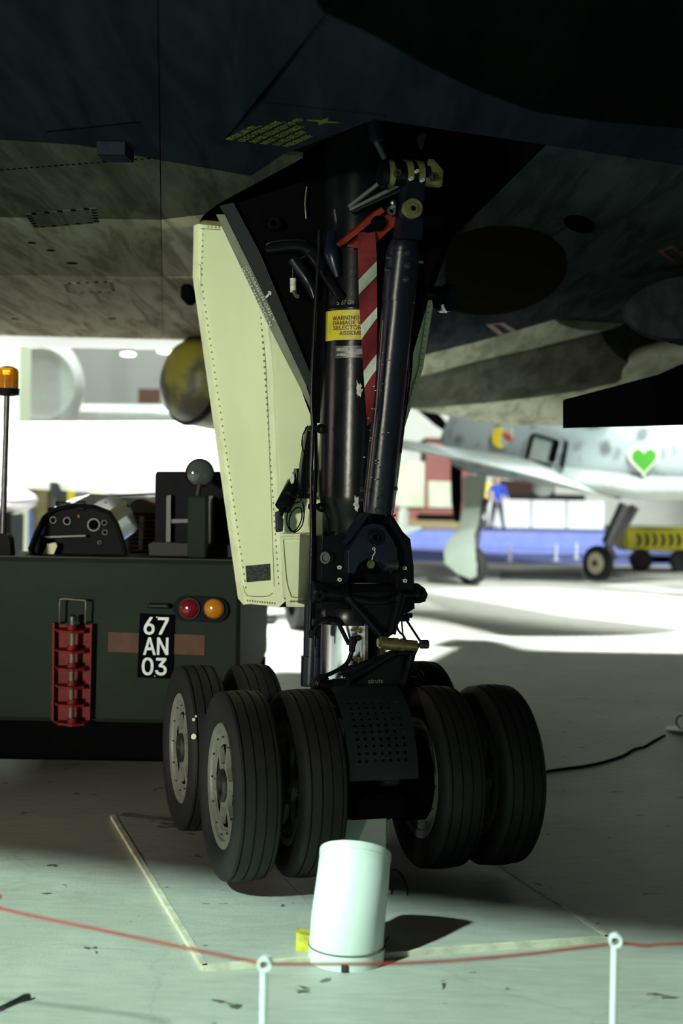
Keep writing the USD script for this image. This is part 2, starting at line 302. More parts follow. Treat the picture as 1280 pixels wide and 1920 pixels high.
# leading edge runs across ahead of the view; trailing edge behind
LE = [(-9, 4.4), (-4.5, 3.1), (-3.2, 2.64), (-1.8, 2.1), (0.0, 1.6), (4.0, 1.3), (16.0, 1.2)]
TEl = [W2(-900, 612), W2(0, 629), W2(362, 638), W2(600, 664)]
TEr = [W2(700, 700), W2(790, 697), W2(900, 668), W2(1000, 645), W2(1152, 606), (15.5, 8.5)]
X300 = [W2(296, 0)[0], W2(300, 300)[0], W2(305, 640)[0]]
whole = sg.Polygon(LE + TEr[::-1] + TEl[::-1]).buffer(0)
def strip(poly): return whole.intersection(sg.Polygon(poly)).difference(bay)
def addskin(poly, mat_, name='wing_panel', z=ZW, t=.02, label=None, inset=.0018):
    g = strip(poly).buffer(-inset, join_style=2)
    for q in getattr(g, 'geoms', [g]):
        if q.area < .01: continue
        m = trimesh.creation.extrude_polygon(q, t, engine='earcut'); m.apply_translation([0, 0, z]); part(V, name, m, mat_, False, label)
pA, pB, pC = W2(612, 25), W2(414, 271), W2(702, 224)
pD = W2(494, 190); xs = X300[1]
far = -12
front_l = [W2(0, 262), W2(150, 272), W2(296, 300), W2(470, 330)]
SA, SB = W2(296, 0), W2(304, 560)
def sx(Y): return (SA[0] + (SB[0] - SA[0]) * (Y - SA[1]) / (SB[1] - SA[1]), Y)
# left outboard, ahead of the paint line (blue grey) and aft of it (grey brown, floor light painted in aft)
addskin([(far, 1), sx(1), sx(W2(298, 120)[1]), W2(150, 128), W2(0, 150), (far, W2(0, 150)[1])], M['skinblue'])
addskin([(far, W2(0, 150)[1]), W2(0, 150), W2(150, 128), sx(W2(298, 120)[1]), sx(front_l[2][1]), front_l[1], front_l[0], (far, front_l[0][1])], M['skinblue'])
addskin([(far, front_l[0][1]), front_l[0], front_l[1], sx(front_l[2][1]), sx(W2(300, 412)[1]), (far, W2(0, 418)[1])], M['skingrey'])
addskin([(far, W2(0, 418)[1]), sx(W2(300, 412)[1]), sx(W2(303, 520)[1]), (far, W2(0, 523)[1])], M['skinmid_lit'])
addskin([(far, W2(0, 523)[1]), sx(W2(303, 520)[1]), sx(16), (far, 16)], M['skinaft_lit'])
# between the long seam and the bay
addskin([sx(1), (W2(612, 25)[0], 1), pA, pB, W2(530, 290), W2(470, 330), sx(front_l[2][1])], M['skinblue'])
addskin([sx(front_l[2][1]), W2(470, 330), W2(530, 290), W2(575, 297), W2(383, 402), sx(W2(300, 412)[1])], M['skingrey'])
addskin([sx(W2(300, 412)[1]), W2(383, 402), (.30, W2(375, 418)[1]), (.30, 16), sx(16)], M['skinaft_lit'])
# stencil panel and the broad band ahead of the bay
addskin([pB, pD, W2(720, 213), pC, W2(530, 290)], M['skinblue'], label='blue-grey panel with yellow stencilled lines')
addskin([pA, pD, W2(720, 213), pC, W2(1032, 273), W2(1290, 312), W2(1900, 360), (12, 1), (W2(612, 25)[0], 1)], M['skinblue'])
# right of the bay
addskin([W2(1032, 273), W2(1290, 312), W2(1900, 360), (14, 16), (.30, 16), (.30, W2(790, 560)[1]), W2(800, 560), W2(838, 462)], M['skinright'])
# dark structural deck above the skins; the bay is boxed in above the opening
deck = whole.difference(bay.buffer(.02)); m = trimesh.creation.extrude_polygon(deck, .25, engine='earcut'); m.apply_translation([0, 0, ZW + .021]); part(V, 'wing_core', m, M['skindark'], False)
bx0, by0, bx1, by1 = bay.bounds
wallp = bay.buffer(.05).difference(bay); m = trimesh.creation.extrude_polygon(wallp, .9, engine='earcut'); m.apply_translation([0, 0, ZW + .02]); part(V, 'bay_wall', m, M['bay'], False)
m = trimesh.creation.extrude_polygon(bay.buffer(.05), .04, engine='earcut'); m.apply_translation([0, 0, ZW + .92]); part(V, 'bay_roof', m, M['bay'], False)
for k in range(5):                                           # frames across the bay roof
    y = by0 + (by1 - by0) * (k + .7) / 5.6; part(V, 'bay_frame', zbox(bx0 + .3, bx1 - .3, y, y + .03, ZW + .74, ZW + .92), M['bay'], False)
# rounded trailing lip and flap behind it
LP = [A([*p, 0]) for p in TEr[:-1]]; nst = len(LP); dl = (LP[-1] - LP[0]) / np.linalg.norm(LP[-1] - LP[0]); nl = A([-dl[1], dl[0], 0]); nl = nl if nl[1] < 0 else -nl
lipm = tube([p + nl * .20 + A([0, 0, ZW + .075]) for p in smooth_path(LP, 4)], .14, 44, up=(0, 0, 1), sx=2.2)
part(V, 'trailing_lip', lipm, M['fairing'], 60)  # hung low in the pale copy so the edge reads as lit
e0, e1, e2 = TEl[0], TEl[1], TEl[2]
addf = sg.Polygon([e0, e1, e2, (e2[0], e2[1] + 1.05), (e1[0], e1[1] + 1.05), (e0[0], e0[1] + 1.05)]).buffer(-.012)
m = trimesh.creation.extrude_polygon(addf, .06, engine='earcut'); m.apply_translation([0, 0, ZW + .02]); part(V, 'elevon', m, mat('elevon_lit_lilac', (.58, .50, .56), (.50, .45, .49), .35, scale=3), False, 'elevon along the trailing edge, floor light painted in as pale lilac')  # lilac stands for light the flap catches from the floor
# seams that stand proud, rivet rows, access panels
def rivets(pairs, n, r=.005, z=ZW, name='rivet_row', mt='skindark'):
    ms = []
    for a, b in pairs:
        a, b = zp(*a, z), zp(*b, z)
        for k in range(n): ms.append(disc(a + (b - a) * k / (n - 1) - A([0, 0, .002]), (0, 0, 1), r, .004, 6))
    return part(V, name, ms, M[mt], False, kind='stuff')
rivets([((4, 318), (290, 296)), ((90, 246), (262, 228))], 26, .007)
rivets([((612, 35), (420, 268)), ((722, 216), (500, 192))], 34, .003)
for q, bolts in (([(46, 402), (180, 390), (186, 418), (64, 428)], 5), ([(118, 532), (210, 528), (216, 548), (126, 550)], 5), ([(312, 520), (362, 520), (362, 598), (318, 600)], 0)):
    wq(q, M['skingrey' if q[0][1] < 500 else 'skinaft_lit'], 'access_panel', ZW - .003, .005)
    pts = [zp(x, y, ZW - .005) for x, y in q]; ms = []
    for i in range(4):
        for k in range(bolts):
            p = pts[i] + (pts[(i + 1) % 4] - pts[i]) * (k + .5) / bolts; ms.append(disc(p + (sum(pts) / 4 - p) * .08, (0, 0, 1), .013, .006, 10))
    if ms: part(V, 'access_bolts', ms, M['skindark'], False, kind='stuff')
for k, (x, y) in enumerate([(60, 456), (95, 470), (28, 598), (210, 598), (135, 494)]): part(V, 'drain_hole', disc(zp(x, y, ZW - .003), (0, 0, 1), .03 if k > 1 else .02, .012, 14), M['flatblack'], False)
# small open scoop
q = zp(212, 272, ZW); part(V, 'scoop', prism([q + A([-.05, -.05, -.045]), q + A([.05, -.05, -.045]), q + A([.05, -.05, 0]), q + A([-.05, -.05, 0])], (0.01, .12, .0)), M['skinblue'], False)
part(V, 'scoop_mouth', prism([q + A([-.05, .072, -.04]), q + A([.062, .072, -.04]), q + A([.062, .072, 0]), q + A([-.05, .072, 0])], (0.0, .012, .0)), M['flatblack'], False)
part(V, 'hinge_fitting', zbox(*[zp(352, 565, ZW - .1)[0] + k for k in (-.04, .03)], *[zp(352, 565, ZW - .1)[1] + k for k in (-.05, .2)], ZW - .10, ZW, .02), M['skindark'], False)
# round dark panel and small vents right of the bay
def ell(cx, cy, rx, ry, rot=0, n=40):
    return [(cx + rx * math.cos(t) * math.cos(rot) - ry * math.sin(t) * math.sin(rot), cy + rx * math.cos(t) * math.sin(rot) + ry * math.sin(t) * math.cos(rot)) for t in np.linspace(0, 2 * math.pi, n, endpoint=False)]
wq([(x, y) for x, y in ell(925, 508, 140, 82, -.12) if x > 826], M['brownmatt'], 'round_panel', ZW - .004, .005)
wq(ell(1086, 421, 31, 15, .25), M['flatblack'], 'oval_vent', ZW - .004, .005)
def redframe(px, w=.02):
    p = sg.Polygon([W2(*q) for q in px]); g = p.buffer(-.002).difference(p.buffer(-w)); m = trimesh.creation.extrude_polygon(g, .004, engine='earcut'); m.apply_translation([0, 0, ZW - .004]); part(V, 'red_marking', m, M['dullred'], False)
M['dullred'] = mat('dull_red_marking', (.09, .012, .012), (.05, .014, .012), .7, scale=40)
redframe([(1232, 470), (1262, 458), (1300, 486), (1272, 500)], .03); redframe([(910, 608), (945, 604), (978, 626), (940, 632)], .05)
# yellow stencilled instructions and star
s0 = zp(428, 263, ZW - .002); s1 = zp(530, 212, ZW - .002); ex = s1 - s0; ex[2] = 0; ex /= np.linalg.norm(ex); ey = A([ex[1], -ex[0], 0]) * -1.0
dn = zp(560, 277, ZW - .002) - zp(432, 262, ZW - .002); dn[2] = 0
ey = -dn / np.linalg.norm(dn); ey = ey - ex * (ey @ ex); ey /= np.linalg.norm(ey)
lines = [('REGULAR OIL,', 0, .62), ('OLEO PRESSURE,', 0, .86), ('50 PSI REDUCED TO 90', 0, 1.0), ('MUST RECHARGE', .0, .78), ('11 PSI BELOW', .0, .62), ('PRESSURE', 0.05, .5)]
span = np.linalg.norm(zp(436, 262, ZW) - zp(548, 205, ZW)); 
st = []
for k, (t, off, ln) in enumerate(lines):
    o = zp(430, 262, ZW - .002) + dn * (k + .2) / len(lines)
    m = meshkit.text_mesh(t, .026, .002, False); wd = m.vertices[:, 0].max(); m.vertices[:, 0] *= span * ln * .80 / wd
    n = np.cross(ex, ey); v = m.vertices.copy(); m.vertices = o + v[:, :1] * ex + v[:, 1:2] * ey + v[:, 2:] * (A([0, 0, -1.])); st.append(m)
part(V, 'stencil_text', st, M['stencil'], False, 'yellow stencilled instructions')
sc = zp(606, 227, ZW - .002); star = []
for k in range(8):
    r = .048 if k % 2 == 0 else .014; star.append(sc + A([math.cos(k * math.pi / 4 + .3) * r * 1.2, math.sin(k * math.pi / 4 + .3) * r, 0]))
part(V, 'stencil_star', prism(star, (0, 0, -.002)), M['stencil'], False, 'yellow four pointed star')
# dark rounded nose section that bulges below the wing, nearer the viewer
cv = [(575, -30), (604, 22), (700, 66), (800, 124), (900, 172), (1000, 209), (1120, 228), (1280, 241), (1500, 250)]
near = [W2(*p, 2.60) for p in cv]
bul = sg.Polygon(near + [(6, 2.2), (6, 1.2), (-.3, 1.6)]).buffer(0)
m = trimesh.creation.extrude_polygon(bul, .12, engine='earcut'); m.apply_translation([0, 0, 2.60]); part(V, 'nose_fairing', m, M['skindark'], False)
# jet pipe fairings and rear body hanging below the wing on the right
def ltube(pts, rx, rz, mt, name, n=40):
    m = tube(pts, 1.0, n, up=(0, 0, 1)); return m
def body(name, stations, mt, n=36, label=None, parent=None):             # stations: centre, half width, half height, axis
    Vv, F = [], []
    ax = A(stations[-1][0]) - A(stations[0][0]); ax[2] = 0; ax /= np.linalg.norm(ax); sd = np.cross(ax, [0, 0, 1.])
    for c, rx, rz in stations:
        for j in range(n):
            a = 2 * math.pi * j / n; Vv.append(A(c) + sd * rx * math.cos(a) + A([0, 0, 1.]) * rz * math.sin(a))
    k = len(stations)
    for i in range(k - 1):
        for j in range(n):
            a, b, c, d = i * n + j, i * n + (j + 1) % n, (i + 1) * n + (j + 1) % n, (i + 1) * n + j; F += [[a, b, c], [a, c, d]]
    s = len(Vv); Vv += [A(stations[0][0]), A(stations[-1][0])]
    for j in range(n): F.append([s, (j + 1) % n, j]); F.append([s + 1, (k - 1) * n + j, (k - 1) * n + (j + 1) % n])
    m = trimesh.Trimesh(A(Vv), A(F), process=False); m.fix_normals(); return part(parent or V, name, m, mt, 40, label)
# C: long jet pipe fairing, shade in its paint, lit lower edge painted from (960,752) to (1236,712)
body('jet_pipe_fairing', [(at(640, 690, 19.55), 0.690, 0.506), (at(785, 681, 16.33), 0.736, 0.517), (at(960, 658, 13.80), 0.736, 0.483), (at(1100, 628, 11.73), 0.713, 0.460), (at(1200, 608, 10.81), 0.621, 0.425), (at(1240, 600, 10.46), 0.506, 0.380)], M['fairshade'])
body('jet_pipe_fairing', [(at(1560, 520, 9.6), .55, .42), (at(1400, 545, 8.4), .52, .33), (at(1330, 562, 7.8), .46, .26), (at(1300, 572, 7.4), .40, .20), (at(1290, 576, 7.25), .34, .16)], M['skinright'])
part(V, 'jet_pipe_lit_edge', tube([at(785, 757, 16.33), at(960, 748, 13.80), at(1100, 730, 11.73), at(1200, 716, 10.75), at(1238, 708, 10.46)], .035, 16, True), M['fairing'], 50)  # added pale tube standing for the lit lower edge
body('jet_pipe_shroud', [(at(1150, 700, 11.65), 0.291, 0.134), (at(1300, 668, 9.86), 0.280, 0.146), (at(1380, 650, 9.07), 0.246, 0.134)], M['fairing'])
body('rear_body', [(at(600, 690, 25.30), 0.402, 0.402), (at(770, 690, 19.55), 0.805, 0.552), (at(960, 710, 16.10), 1.092, 0.529), (at(1100, 706, 14.37), 1.150, 0.494), (at(1300, 690, 13.22), 1.150, 0.494)], M['fairing'])
m = trimesh.creation.extrude_polygon(sg.Polygon([(1.6, 7.6), (1.15, 11), (1.15, 11.05), (6, 11.2), (6, 7.6)]), .5, engine='earcut'); m.apply_translation([0, 0, ZW + .05]); part(V, 'belly_light_block', m, M['skindark'], False)  # unseen fuselage slab added to keep spot light off the floor
part(V, 'bomb_door', yp([(1061, 752), (1061, 801), (1330, 794), (1900, 780), (1900, 470), (1420, 640), (1330, 668), (1280, 682), (1235, 702), (1100, 738), (1061, 748)], 6.9, .10), M['flatblack'], False)

# ================================================================== THE MAIN LANDING GEAR
GEAR = thing('landing_gear', 'black multi-wheel main landing gear leg hanging from the wing bay with eight tyres', 'landing gear', ORG)
g = GEAR
# ---- wheels
tyre_prof = []
def tprof():
    p = [(-.060, .222), (-.074, .236), (-.084, .266), (-.0865, .288), (-.084, .312), (-.077, .330), (-.069, .339)]
    for c in (-.057, -.019, .019, .057):
        r = .3445 - .0040 * (c / .057) ** 2
        p += [(c - .0032, r), (c - .0022, r - .006), (c + .0022, r - .006), (c + .0032, r)]
    return p + [(.069, .339), (.077, .330), (.084, .312), (.0865, .288), (.084, .266), (.074, .236), (.060, .222)]
def make_hub():
    dish = m3.Manifold.cylinder(.018, .196, .196, 48)
    for k in range(6):
        a0 = 2 * math.pi * k / 6 + .35
        pts = [(.092, -.26), (.158, -.34), (.158, .34), (.092, .26)]
        poly = [[r * math.cos(a0 + t), r * math.sin(a0 + t)] for r, t in pts]
        hole = m3.CrossSection([poly]).offset(.010, m3.JoinType.Round)
        dish = dish - m3.Manifold.extrude(hole, .1).translate([0, 0, -.03])
    dish = dish + m3.Manifold.cylinder(.03, .078, .070, 36).translate([0, 0, -.012])
    return tri(dish)
hub0 = make_hub()
def hubto(c, sgn):
    m = hub0.copy(); v = m.vertices
    m.vertices = c + AV * (sgn * v[:, 2:]) + (DV * v[:, :1]) + ZV * v[:, 1:2] * 1.0
    if sgn > 0: pass
    m.fix_normals(); return m
WU = [-.5, -.262, .262, .5]
nm = 0
for row, v in (('front', -.4), ('rear', .4)):
    for k, u in enumerate(WU):
        c = L(u, v, WZ)
        w = sub(g, 'wheel')
        part(w, 'tyre', lathe(tprof(), c, AV, 72), M['rubber'], 30)
        s = -1
        part(w, 'rim', lathe([(.052 * s, .150), (.058 * s, .196), (.066 * s, .200), (.070 * s, .224), (.064 * s, .231), (.05 * s, .222), (-.05 * s, .222), (-.064 * s, .231), (-.070 * s, .224), (-.062 * s, .190), (-.02 * s, .185), (-.02 * s, .150)], c, AV, 56), M['alloy'], 35, 'pale grey metal rim')
        part(w, 'wheel_disc', hubto(c + AV * s * .040, s), M['alloy'], 30, 'pale grey wheel disc with six openings')
        part(w, 'brake_drum', lathe([(.0, .0), (.0, .165), (.032, .165), (.032, 0)], c + AV * (-.016), AV, 36), M['flatblack'], 35)
        part(w, 'hub_cap', lathe([(0, 0), (0, .062), (.018, .060), (.026, .052), (.024, .036), (.012, .034), (.012, 0)], c + AV * s * .048, AV * s, 30), M['alloydark'], 35, 'dark hub cap')
        bs = [disc(c + AV * s * .060 + (DV * math.cos(t) + ZV * math.sin(t)) * .178, AV * s, .0035, .006, 8) for t in np.linspace(0, 2 * math.pi, 12, endpoint=False)]
        part(w, 'rim_bolts', bs, M['alloydark'], False, kind='stuff')
# yellow paint chips on the rear left tyre
tc = L(-.5, .4, WZ)
for (ang, uu, s) in ((.50, -.070, .007), (.30, -.074, .012), (.54, -.060, .005)):
    p = tc + AV * uu + (-DV * math.cos(ang) + ZV * math.sin(ang)) * .3415
    part(g, 'tyre_paint_chip', disc(p, (-DV * math.cos(ang) + ZV * math.sin(ang)) - AV * .6, s, .004, 7), M['pale'], False, 'pale paint chip on tyre')
# ---- bogie beam and axles
part(g, 'bogie_beam', [box(L(0, 0, .45), (.19, .72, .17), AV, DV, ZV, .03), box(L(0, -.34, .40), (.2, .12, .27), AV, DV, ZV, .03), box(L(0, .34, .40), (.2, .12, .27), AV, DV, ZV, .03)], M['black'], 30)
for v in (-.4, .4):
    part(g, 'axle', rod(L(-.56, v, WZ), L(.56, v, WZ), .05, 24), M['darksteel'])
    for s in (-1, 1): part(g, 'brake_pack', lathe([(0, .0), (0, .16), (.10, .16), (.10, .12), (.13, .12), (.13, 0)], L(s * .135 - .03, v, WZ), AV, 36), M['flatblack'], 35)
# ---- perforated guard: a curved sheet round the front of the beam
def guard():
    nu, nt = 9, 16; R, wid = .352, .262; V_, F_ = [], []
    us = np.linspace(-wid / 2, wid / 2, nu + 1); ts = np.linspace(math.radians(78), math.radians(7), nt + 1)
    def P(u, t, r): return L(u - .045, -.4 - (r - .045) * math.cos(t), WZ + .015 + r * math.sin(t))
    K = 12
    for i in range(nu):
        for j in range(nt):
            uc, tc_ = (us[i] + us[i + 1]) / 2, (ts[j] + ts[j + 1]) / 2; hu, ht = (us[1] - us[0]) / 2, abs(ts[1] - ts[0]) / 2
            hole = 1 <= i <= 7 and 4 <= j <= 13
            o = len(V_)
            for side in (0, 1):
                r = R - .004 * side
                for q in range(K):
                    a = 2 * math.pi * q / K + math.pi / 4; c_, s_ = math.cos(a), math.sin(a); f = 1 / max(abs(c_), abs(s_))
                    V_.append(P(uc + hu * c_ * f, tc_ + ht * s_ * f, r))
                rr = .0066 if hole else .0001
                for q in range(K):
                    a = 2 * math.pi * q / K + math.pi / 4; V_.append(P(uc + rr * math.cos(a), tc_ + rr / R * math.sin(a), r))
            for side in (0, 1):
                b = o + side * 2 * K
                for q in range(K):
                    a0, a1, c0, c1 = b + q, b + (q + 1) % K, b + K + q, b + K + (q + 1) % K
                    F_ += [[a0, a1, c1], [a0, c1, c0]] if side == 0 else [[a0, c1, a1], [a0, c0, c1]]
            if hole:
                for q in range(K): a0, a1 = o + K + q, o + K + (q + 1) % K; F_ += [[a0, a1, a1 + 2 * K], [a0, a1 + 2 * K, a0 + 2 * K]]
    m = trimesh.Trimesh(A(V_), A(F_), process=True); m.fix_normals(); return m
part(g, 'perforated_guard', guard(), M['guard'], 30, 'curved black guard plate with rows of round holes')
part(g, 'guard_bracket', [box(L(s * .118 - .045, -.54, .52), (.012, .18, .14), AV, DV, ZV) for s in (-1, 1)] + [box(L(-.045, -.58, .345), (.23, .16, .09), AV, DV, ZV, .02)], M['flatblack'], False)
# ---- main leg
v0 = -.05; LEG = G(668, 900, v0); LEG[2] = 0
def lv(z): return A([LEG[0], LEG[1], z])
part(g, 'main_leg', lathe([(1.20, 0), (1.20, .115), (1.36, .118), (1.395, .135), (1.46, .150), (2.18, .150), (2.19, .154), (2.20, .154), (2.21, .150), (2.55, .150), (3.3, .15), (3.3, 0)], lv(0), ZV, 64), M['black'], 40, 'gloss black oleo leg cylinder')
part(g, 'piston', rod(lv(.62), lv(1.12), .134, 64), M['chrome'], 40, 'bright chrome piston')
part(g, 'gland_collar', lathe([(0, .10), (0, .165), (.05, .17), (.09, .15), (.09, .1)], lv(.955), ZV, 48), M['black'], 40)
part(g, 'foot_collar', lathe([(0, .0), (0, .18), (.05, .185), (.13, .15), (.13, .1)], lv(.60), ZV, 48), M['black'], 40)
# clamp brackets and small bolts on the piston front
for px in ((684, 1170, 690, 1252), (712, 1170, 722, 1240)):
    x0, y0, x1, y1 = px; part(g, 'piston_rail', gp([(x0, y0), (x1, y0), (x1, y1), (x0, y1)], -.225, -.17), M['steel'], False, 'bright steel rail on piston')
part(g, 'piston_slot', gp([(688, 1172), (708, 1172), (708, 1250), (688, 1250)], -.195, -.17), M['flatblack'], False)
for y in (1181, 1237):
    part(g, 'rail_bolt', [rod(G(658, y, -.22), G(676, y + 1, -.22), .0055), ring(G(672, y + 1, -.22), AV, 0, .012, .012, 6)], M['brass'], 30)
# ---- housing with lugs
part(g, 'housing', [gp([(606, 1004), (650, 985), (690, 968), (735, 965), (764, 1012), (771, 1060), (772, 1138), (745, 1148), (604, 1142)], -.10, .14)], M['black'], 30)
part(g, 'housing_cheek', gp([(604, 1006), (648, 1001), (653, 1060), (653, 1142), (600, 1142)], -.22, .10), M['black'], 30)
part(g, 'housing_cheek', gp([(731, 968), (750, 992), (769, 1011), (775, 1060), (777, 1142), (744, 1144), (742, 1050), (735, 1010)], -.22, .10), M['black'], 30)
part(g, 'lug_plate', gp([(653, 1032), (668, 1010), (683, 987), (700, 981), (718, 985), (731, 1003), (745, 1030), (744, 1062), (733, 1076), (722, 1062), (708, 1049), (690, 1047), (674, 1056), (664, 1076), (653, 1074)], -.27, -.17), M['blackblue'], 30, 'blue-black chamfered lug plate')
part(g, 'lug_boss', [ring(G(704, 1007, -.285), DV, .010, .032, .02), ring(G(704, 1007, -.295), DV, .010, .018, .02)], M['black'], 35)
part(g, 'lug_bore', disc(G(704, 1007, -.281), DV, .012, .01), M['flatblack'], 35)
part(g, 'lock_wire', [tube([G(702, 1030, -.275), G(703, 1036, -.28), G(699, 1042, -.275), G(697, 1050, -.272)], .0018, 6, True), ring(G(701, 1029, -.276), DV, .004, .006, .004, 12)], M['pale'], 35, 'pale twisted lock wire')
part(g, 'centre_nut', [ring(G(695, 1058, -.20), DV, .0, .018, .03, 6)], M['brass'], False)
part(g, 'stub_tube', rod(G(722, 1060, -.26), G(744, 1058, -.26), .022), M['darksteel'])
for x, y in ((637, 1064), (637, 1087), (759, 1065), (760, 1089)): part(g, 'grease_nipple', ring(G(x, y, -.232), DV, .0038, .0075, .014, 16), M['pale'], 30, 'pale round grease nipple')
eyeL = G(606, 1046, -.06)
eyeL = G(609, 1046, -.235); eax_ = AV * .80 + DV * .6
part(g, 'side_port', [ring(eyeL, eax_, .015, .024, .02, 28), disc(eyeL + eax_ * .006, eax_, .015, .012)], M['darksteel'], 35, 'bright ringed side port')
part(g, 'cross_shaft', rod(G(588, 1112, -.19), G(782, 1112, -.19), .036, 28), M['black'])
part(g, 'pivot_lug', [rod(G(586, 1110, -.20), G(648, 1110, -.20), .043, 28), ring(G(600, 1117, -.26), DV, .008, .022, .03)], M['black'], 35)
hole = [(792 + 3.4 * math.cos(t), 1112 + 6 * math.sin(t)) for t in np.linspace(0, 2 * math.pi, 14, endpoint=False)]
part(g, 'tow_eye', prism([G(x, y, -.21) for x, y in [(744, 1096), (784, 1094), (796, 1103), (802, 1115), (797, 1128), (786, 1131), (744, 1131)]], DV * .05, [[G(x, y, -.21) for x, y in hole]]), M['black'], 30, 'black lug with a round eye')
part(g, 'lower_block', gp([(745, 1131), (776, 1131), (774, 1143), (762, 1150), (746, 1153)], -.2, -.05), M['black'], False)
part(g, 'strut_gusset', gp([(682, 962), (696, 958), (668, 1000), (650, 1020), (640, 1018)], -.24, -.19), M['blackblue'], False)
part(g, 'side_gusset', gp([(594, 950), (612, 946), (628, 1000), (627, 1015), (618, 1022), (592, 1022)], -.06, -.045), M['olivegrey'], False, 'grey-olive corner plate')
# ---- torque links
part(g, 'upper_torque_link', [gp([(646, 1112), (756, 1108), (741, 1186), (726, 1196), (708, 1190)], -.29, -.25), tube([G(650, 1118, -.30), G(714, 1190, -.32)], .016), tube([G(752, 1112, -.30), G(734, 1188, -.32)], .016), tube([G(648, 1117, -.295), G(678, 1126, -.30), G(718, 1128, -.30), G(750, 1114, -.295)], .015, 12, True)], M['black'], 35, 'black triangular upper torque link')
part(g, 'lower_torque_link', [gp([(648, 1290), (656, 1268), (738, 1222), (772, 1224), (776, 1252), (762, 1290)], -.29, -.24), tube([G(652, 1276, -.30), G(740, 1223, -.33)], [.018, .014]), tube([G(640, 1262, -.27), G(742, 1226, -.33)], [.02, .012]), tube([G(756, 1288, -.30), G(772, 1228, -.33)], .014), box(G(757, 1224, -.31), (.08, .03, .022), AV, DV, ZV, .006)], M['black'], 35, 'black triangular lower torque link')
part(g, 'link_hinge', [rod(G(606, 1290, -.24), G(780, 1284, -.24), .032, 24), rod(G(625, 1291, -.245), G(652, 1289, -.245), .038, 24), rod(G(742, 1288, -.245), G(770, 1286, -.245), .036, 24)], M['black'])
part(g, 'scrawled_mark', text('struts', .017, G(704, 1281, -.296), AV, ZV, .001), M['greytext'], False, 'faint hand-scrawled chalk word')
part(g, 'knee_bolt', [rod(G(712, 1206, -.33), G(780, 1211, -.33), .021), rod(G(722, 1207, -.33), G(745, 1208, -.33), .024), rod(G(752, 1209, -.33), G(757, 1209, -.33), .025), disc(G(708, 1205, -.33), AV, .018, .03, 6)], M['brass'], 35, 'brass-coloured torque link bolt')
part(g, 'knee_nut', [rod(G(780, 1211, -.33), G(790, 1209, -.33), .008), rod(G(788, 1208, -.33), G(802, 1208, -.33), .017, 8)], M['darksteel'], 30)
# ---- pipes and hoses low on the leg
def pipe(name, px, r, mt='black', v=-.25, label=None, curve=True):
    pts = [G(x, y, (v if len(p) < 1 else p[0])) for x, y, *p in px]; return part(g, name, tube(pts, r, 10, curve), M[mt], 40, label)
part(g, 'pipe_block', [box(G(755, 1158, -.2), (.045, .04, .028), AV, DV, ZV, .004), rod(G(760, 1154, -.2), G(772, 1154, -.2), .009)], M['black'], 30)
pipe('brake_pipe', [(760, 1160), (775, 1183), (790, 1206)], .0045, v=-.22)
pipe('brake_pipe', [(751, 1160), (744, 1172), (748, 1184), (756, 1192), (762, 1204)], .004, v=-.22)
pipe('brake_pipe', [(753, 1160), (754, 1180), (757, 1200)], .003, v=-.22)
pipe('brake_pipe', [(783, 1213), (776, 1228), (768, 1246), (774, 1254), (786, 1258), (792, 1266), (788, 1274)], .0055, v=-.22)
pipe('brake_pipe', [(778, 1213), (766, 1236), (763, 1252), (772, 1259), (782, 1263), (786, 1270), (784, 1278)], .004, v=-.22)
pipe('hydraulic_hose', [(588, 1176), (600, 1164), (618, 1160), (632, 1166), (640, 1180), (648, 1196), (654, 1208)], .0085, v=-.21)
pipe('hydraulic_hose', [(670, 1192), (662, 1212), (656, 1232), (646, 1248), (622, 1262), (604, 1270), (596, 1284), (600, 1300)], .0085, v=-.24)
pipe('hydraulic_hose', [(596, 1296), (592, 1282), (600, 1268), (612, 1272), (614, 1286), (604, 1300), (598, 1308)], .008, v=-.2)
pipe('hydraulic_hose', [(586, 1190), (596, 1170), (620, 1156), (640, 1154), (660, 1152)], .007, v=-.15)
part(g, 'hose_clamp', [box(G(660, 1208, -.25), (.022, .02, .06), AV, DV, ZV, .004), ball(G(672, 1196, -.25), .012)], M['black'], 30)
pipe('thin_wire', [(610, 1300), (620, 1316), (628, 1326)], .0025, 'pale', v=-.25)
# left rear retraction jack and long pipes
part(g, 'rear_jack', [rod(G(587, 1130, .05), G(584, 1282, .05), .036, 24), rod(G(584, 1230, .05), G(583, 1286, .05), .042, 24)], M['blackblue'], 35)
part(g, 'jack_union', [box(G(590, 1184, -.12), (.05, .04, .05), AV, DV, ZV, .006), rod(G(590, 1190, -.14), G(589, 1212, -.14), .008), disc(G(591, 1174, -.15), DV, .008, .02, 6)], M['black'], 30)
pipe('long_pipe', [(598, 430), (597, 480), (590, 600), (584, 740), (586, 800), (583, 900), (584, 1000), (582, 1140), (580, 1182)], .0075, v=-.16)
pipe('long_pipe', [(590, 770), (592, 860), (589, 960), (589, 1000), (587, 1160)], .0075, v=-.13)
for (x, y) in ((588, 803), (588, 950)): part(g, 'pipe_clamp', [box(G(x, y, -.15), (.04, .03, .022), AV, DV, ZV, .004), ball(G(x + 14, y + 1, -.14), .02)], M['black'], 35)
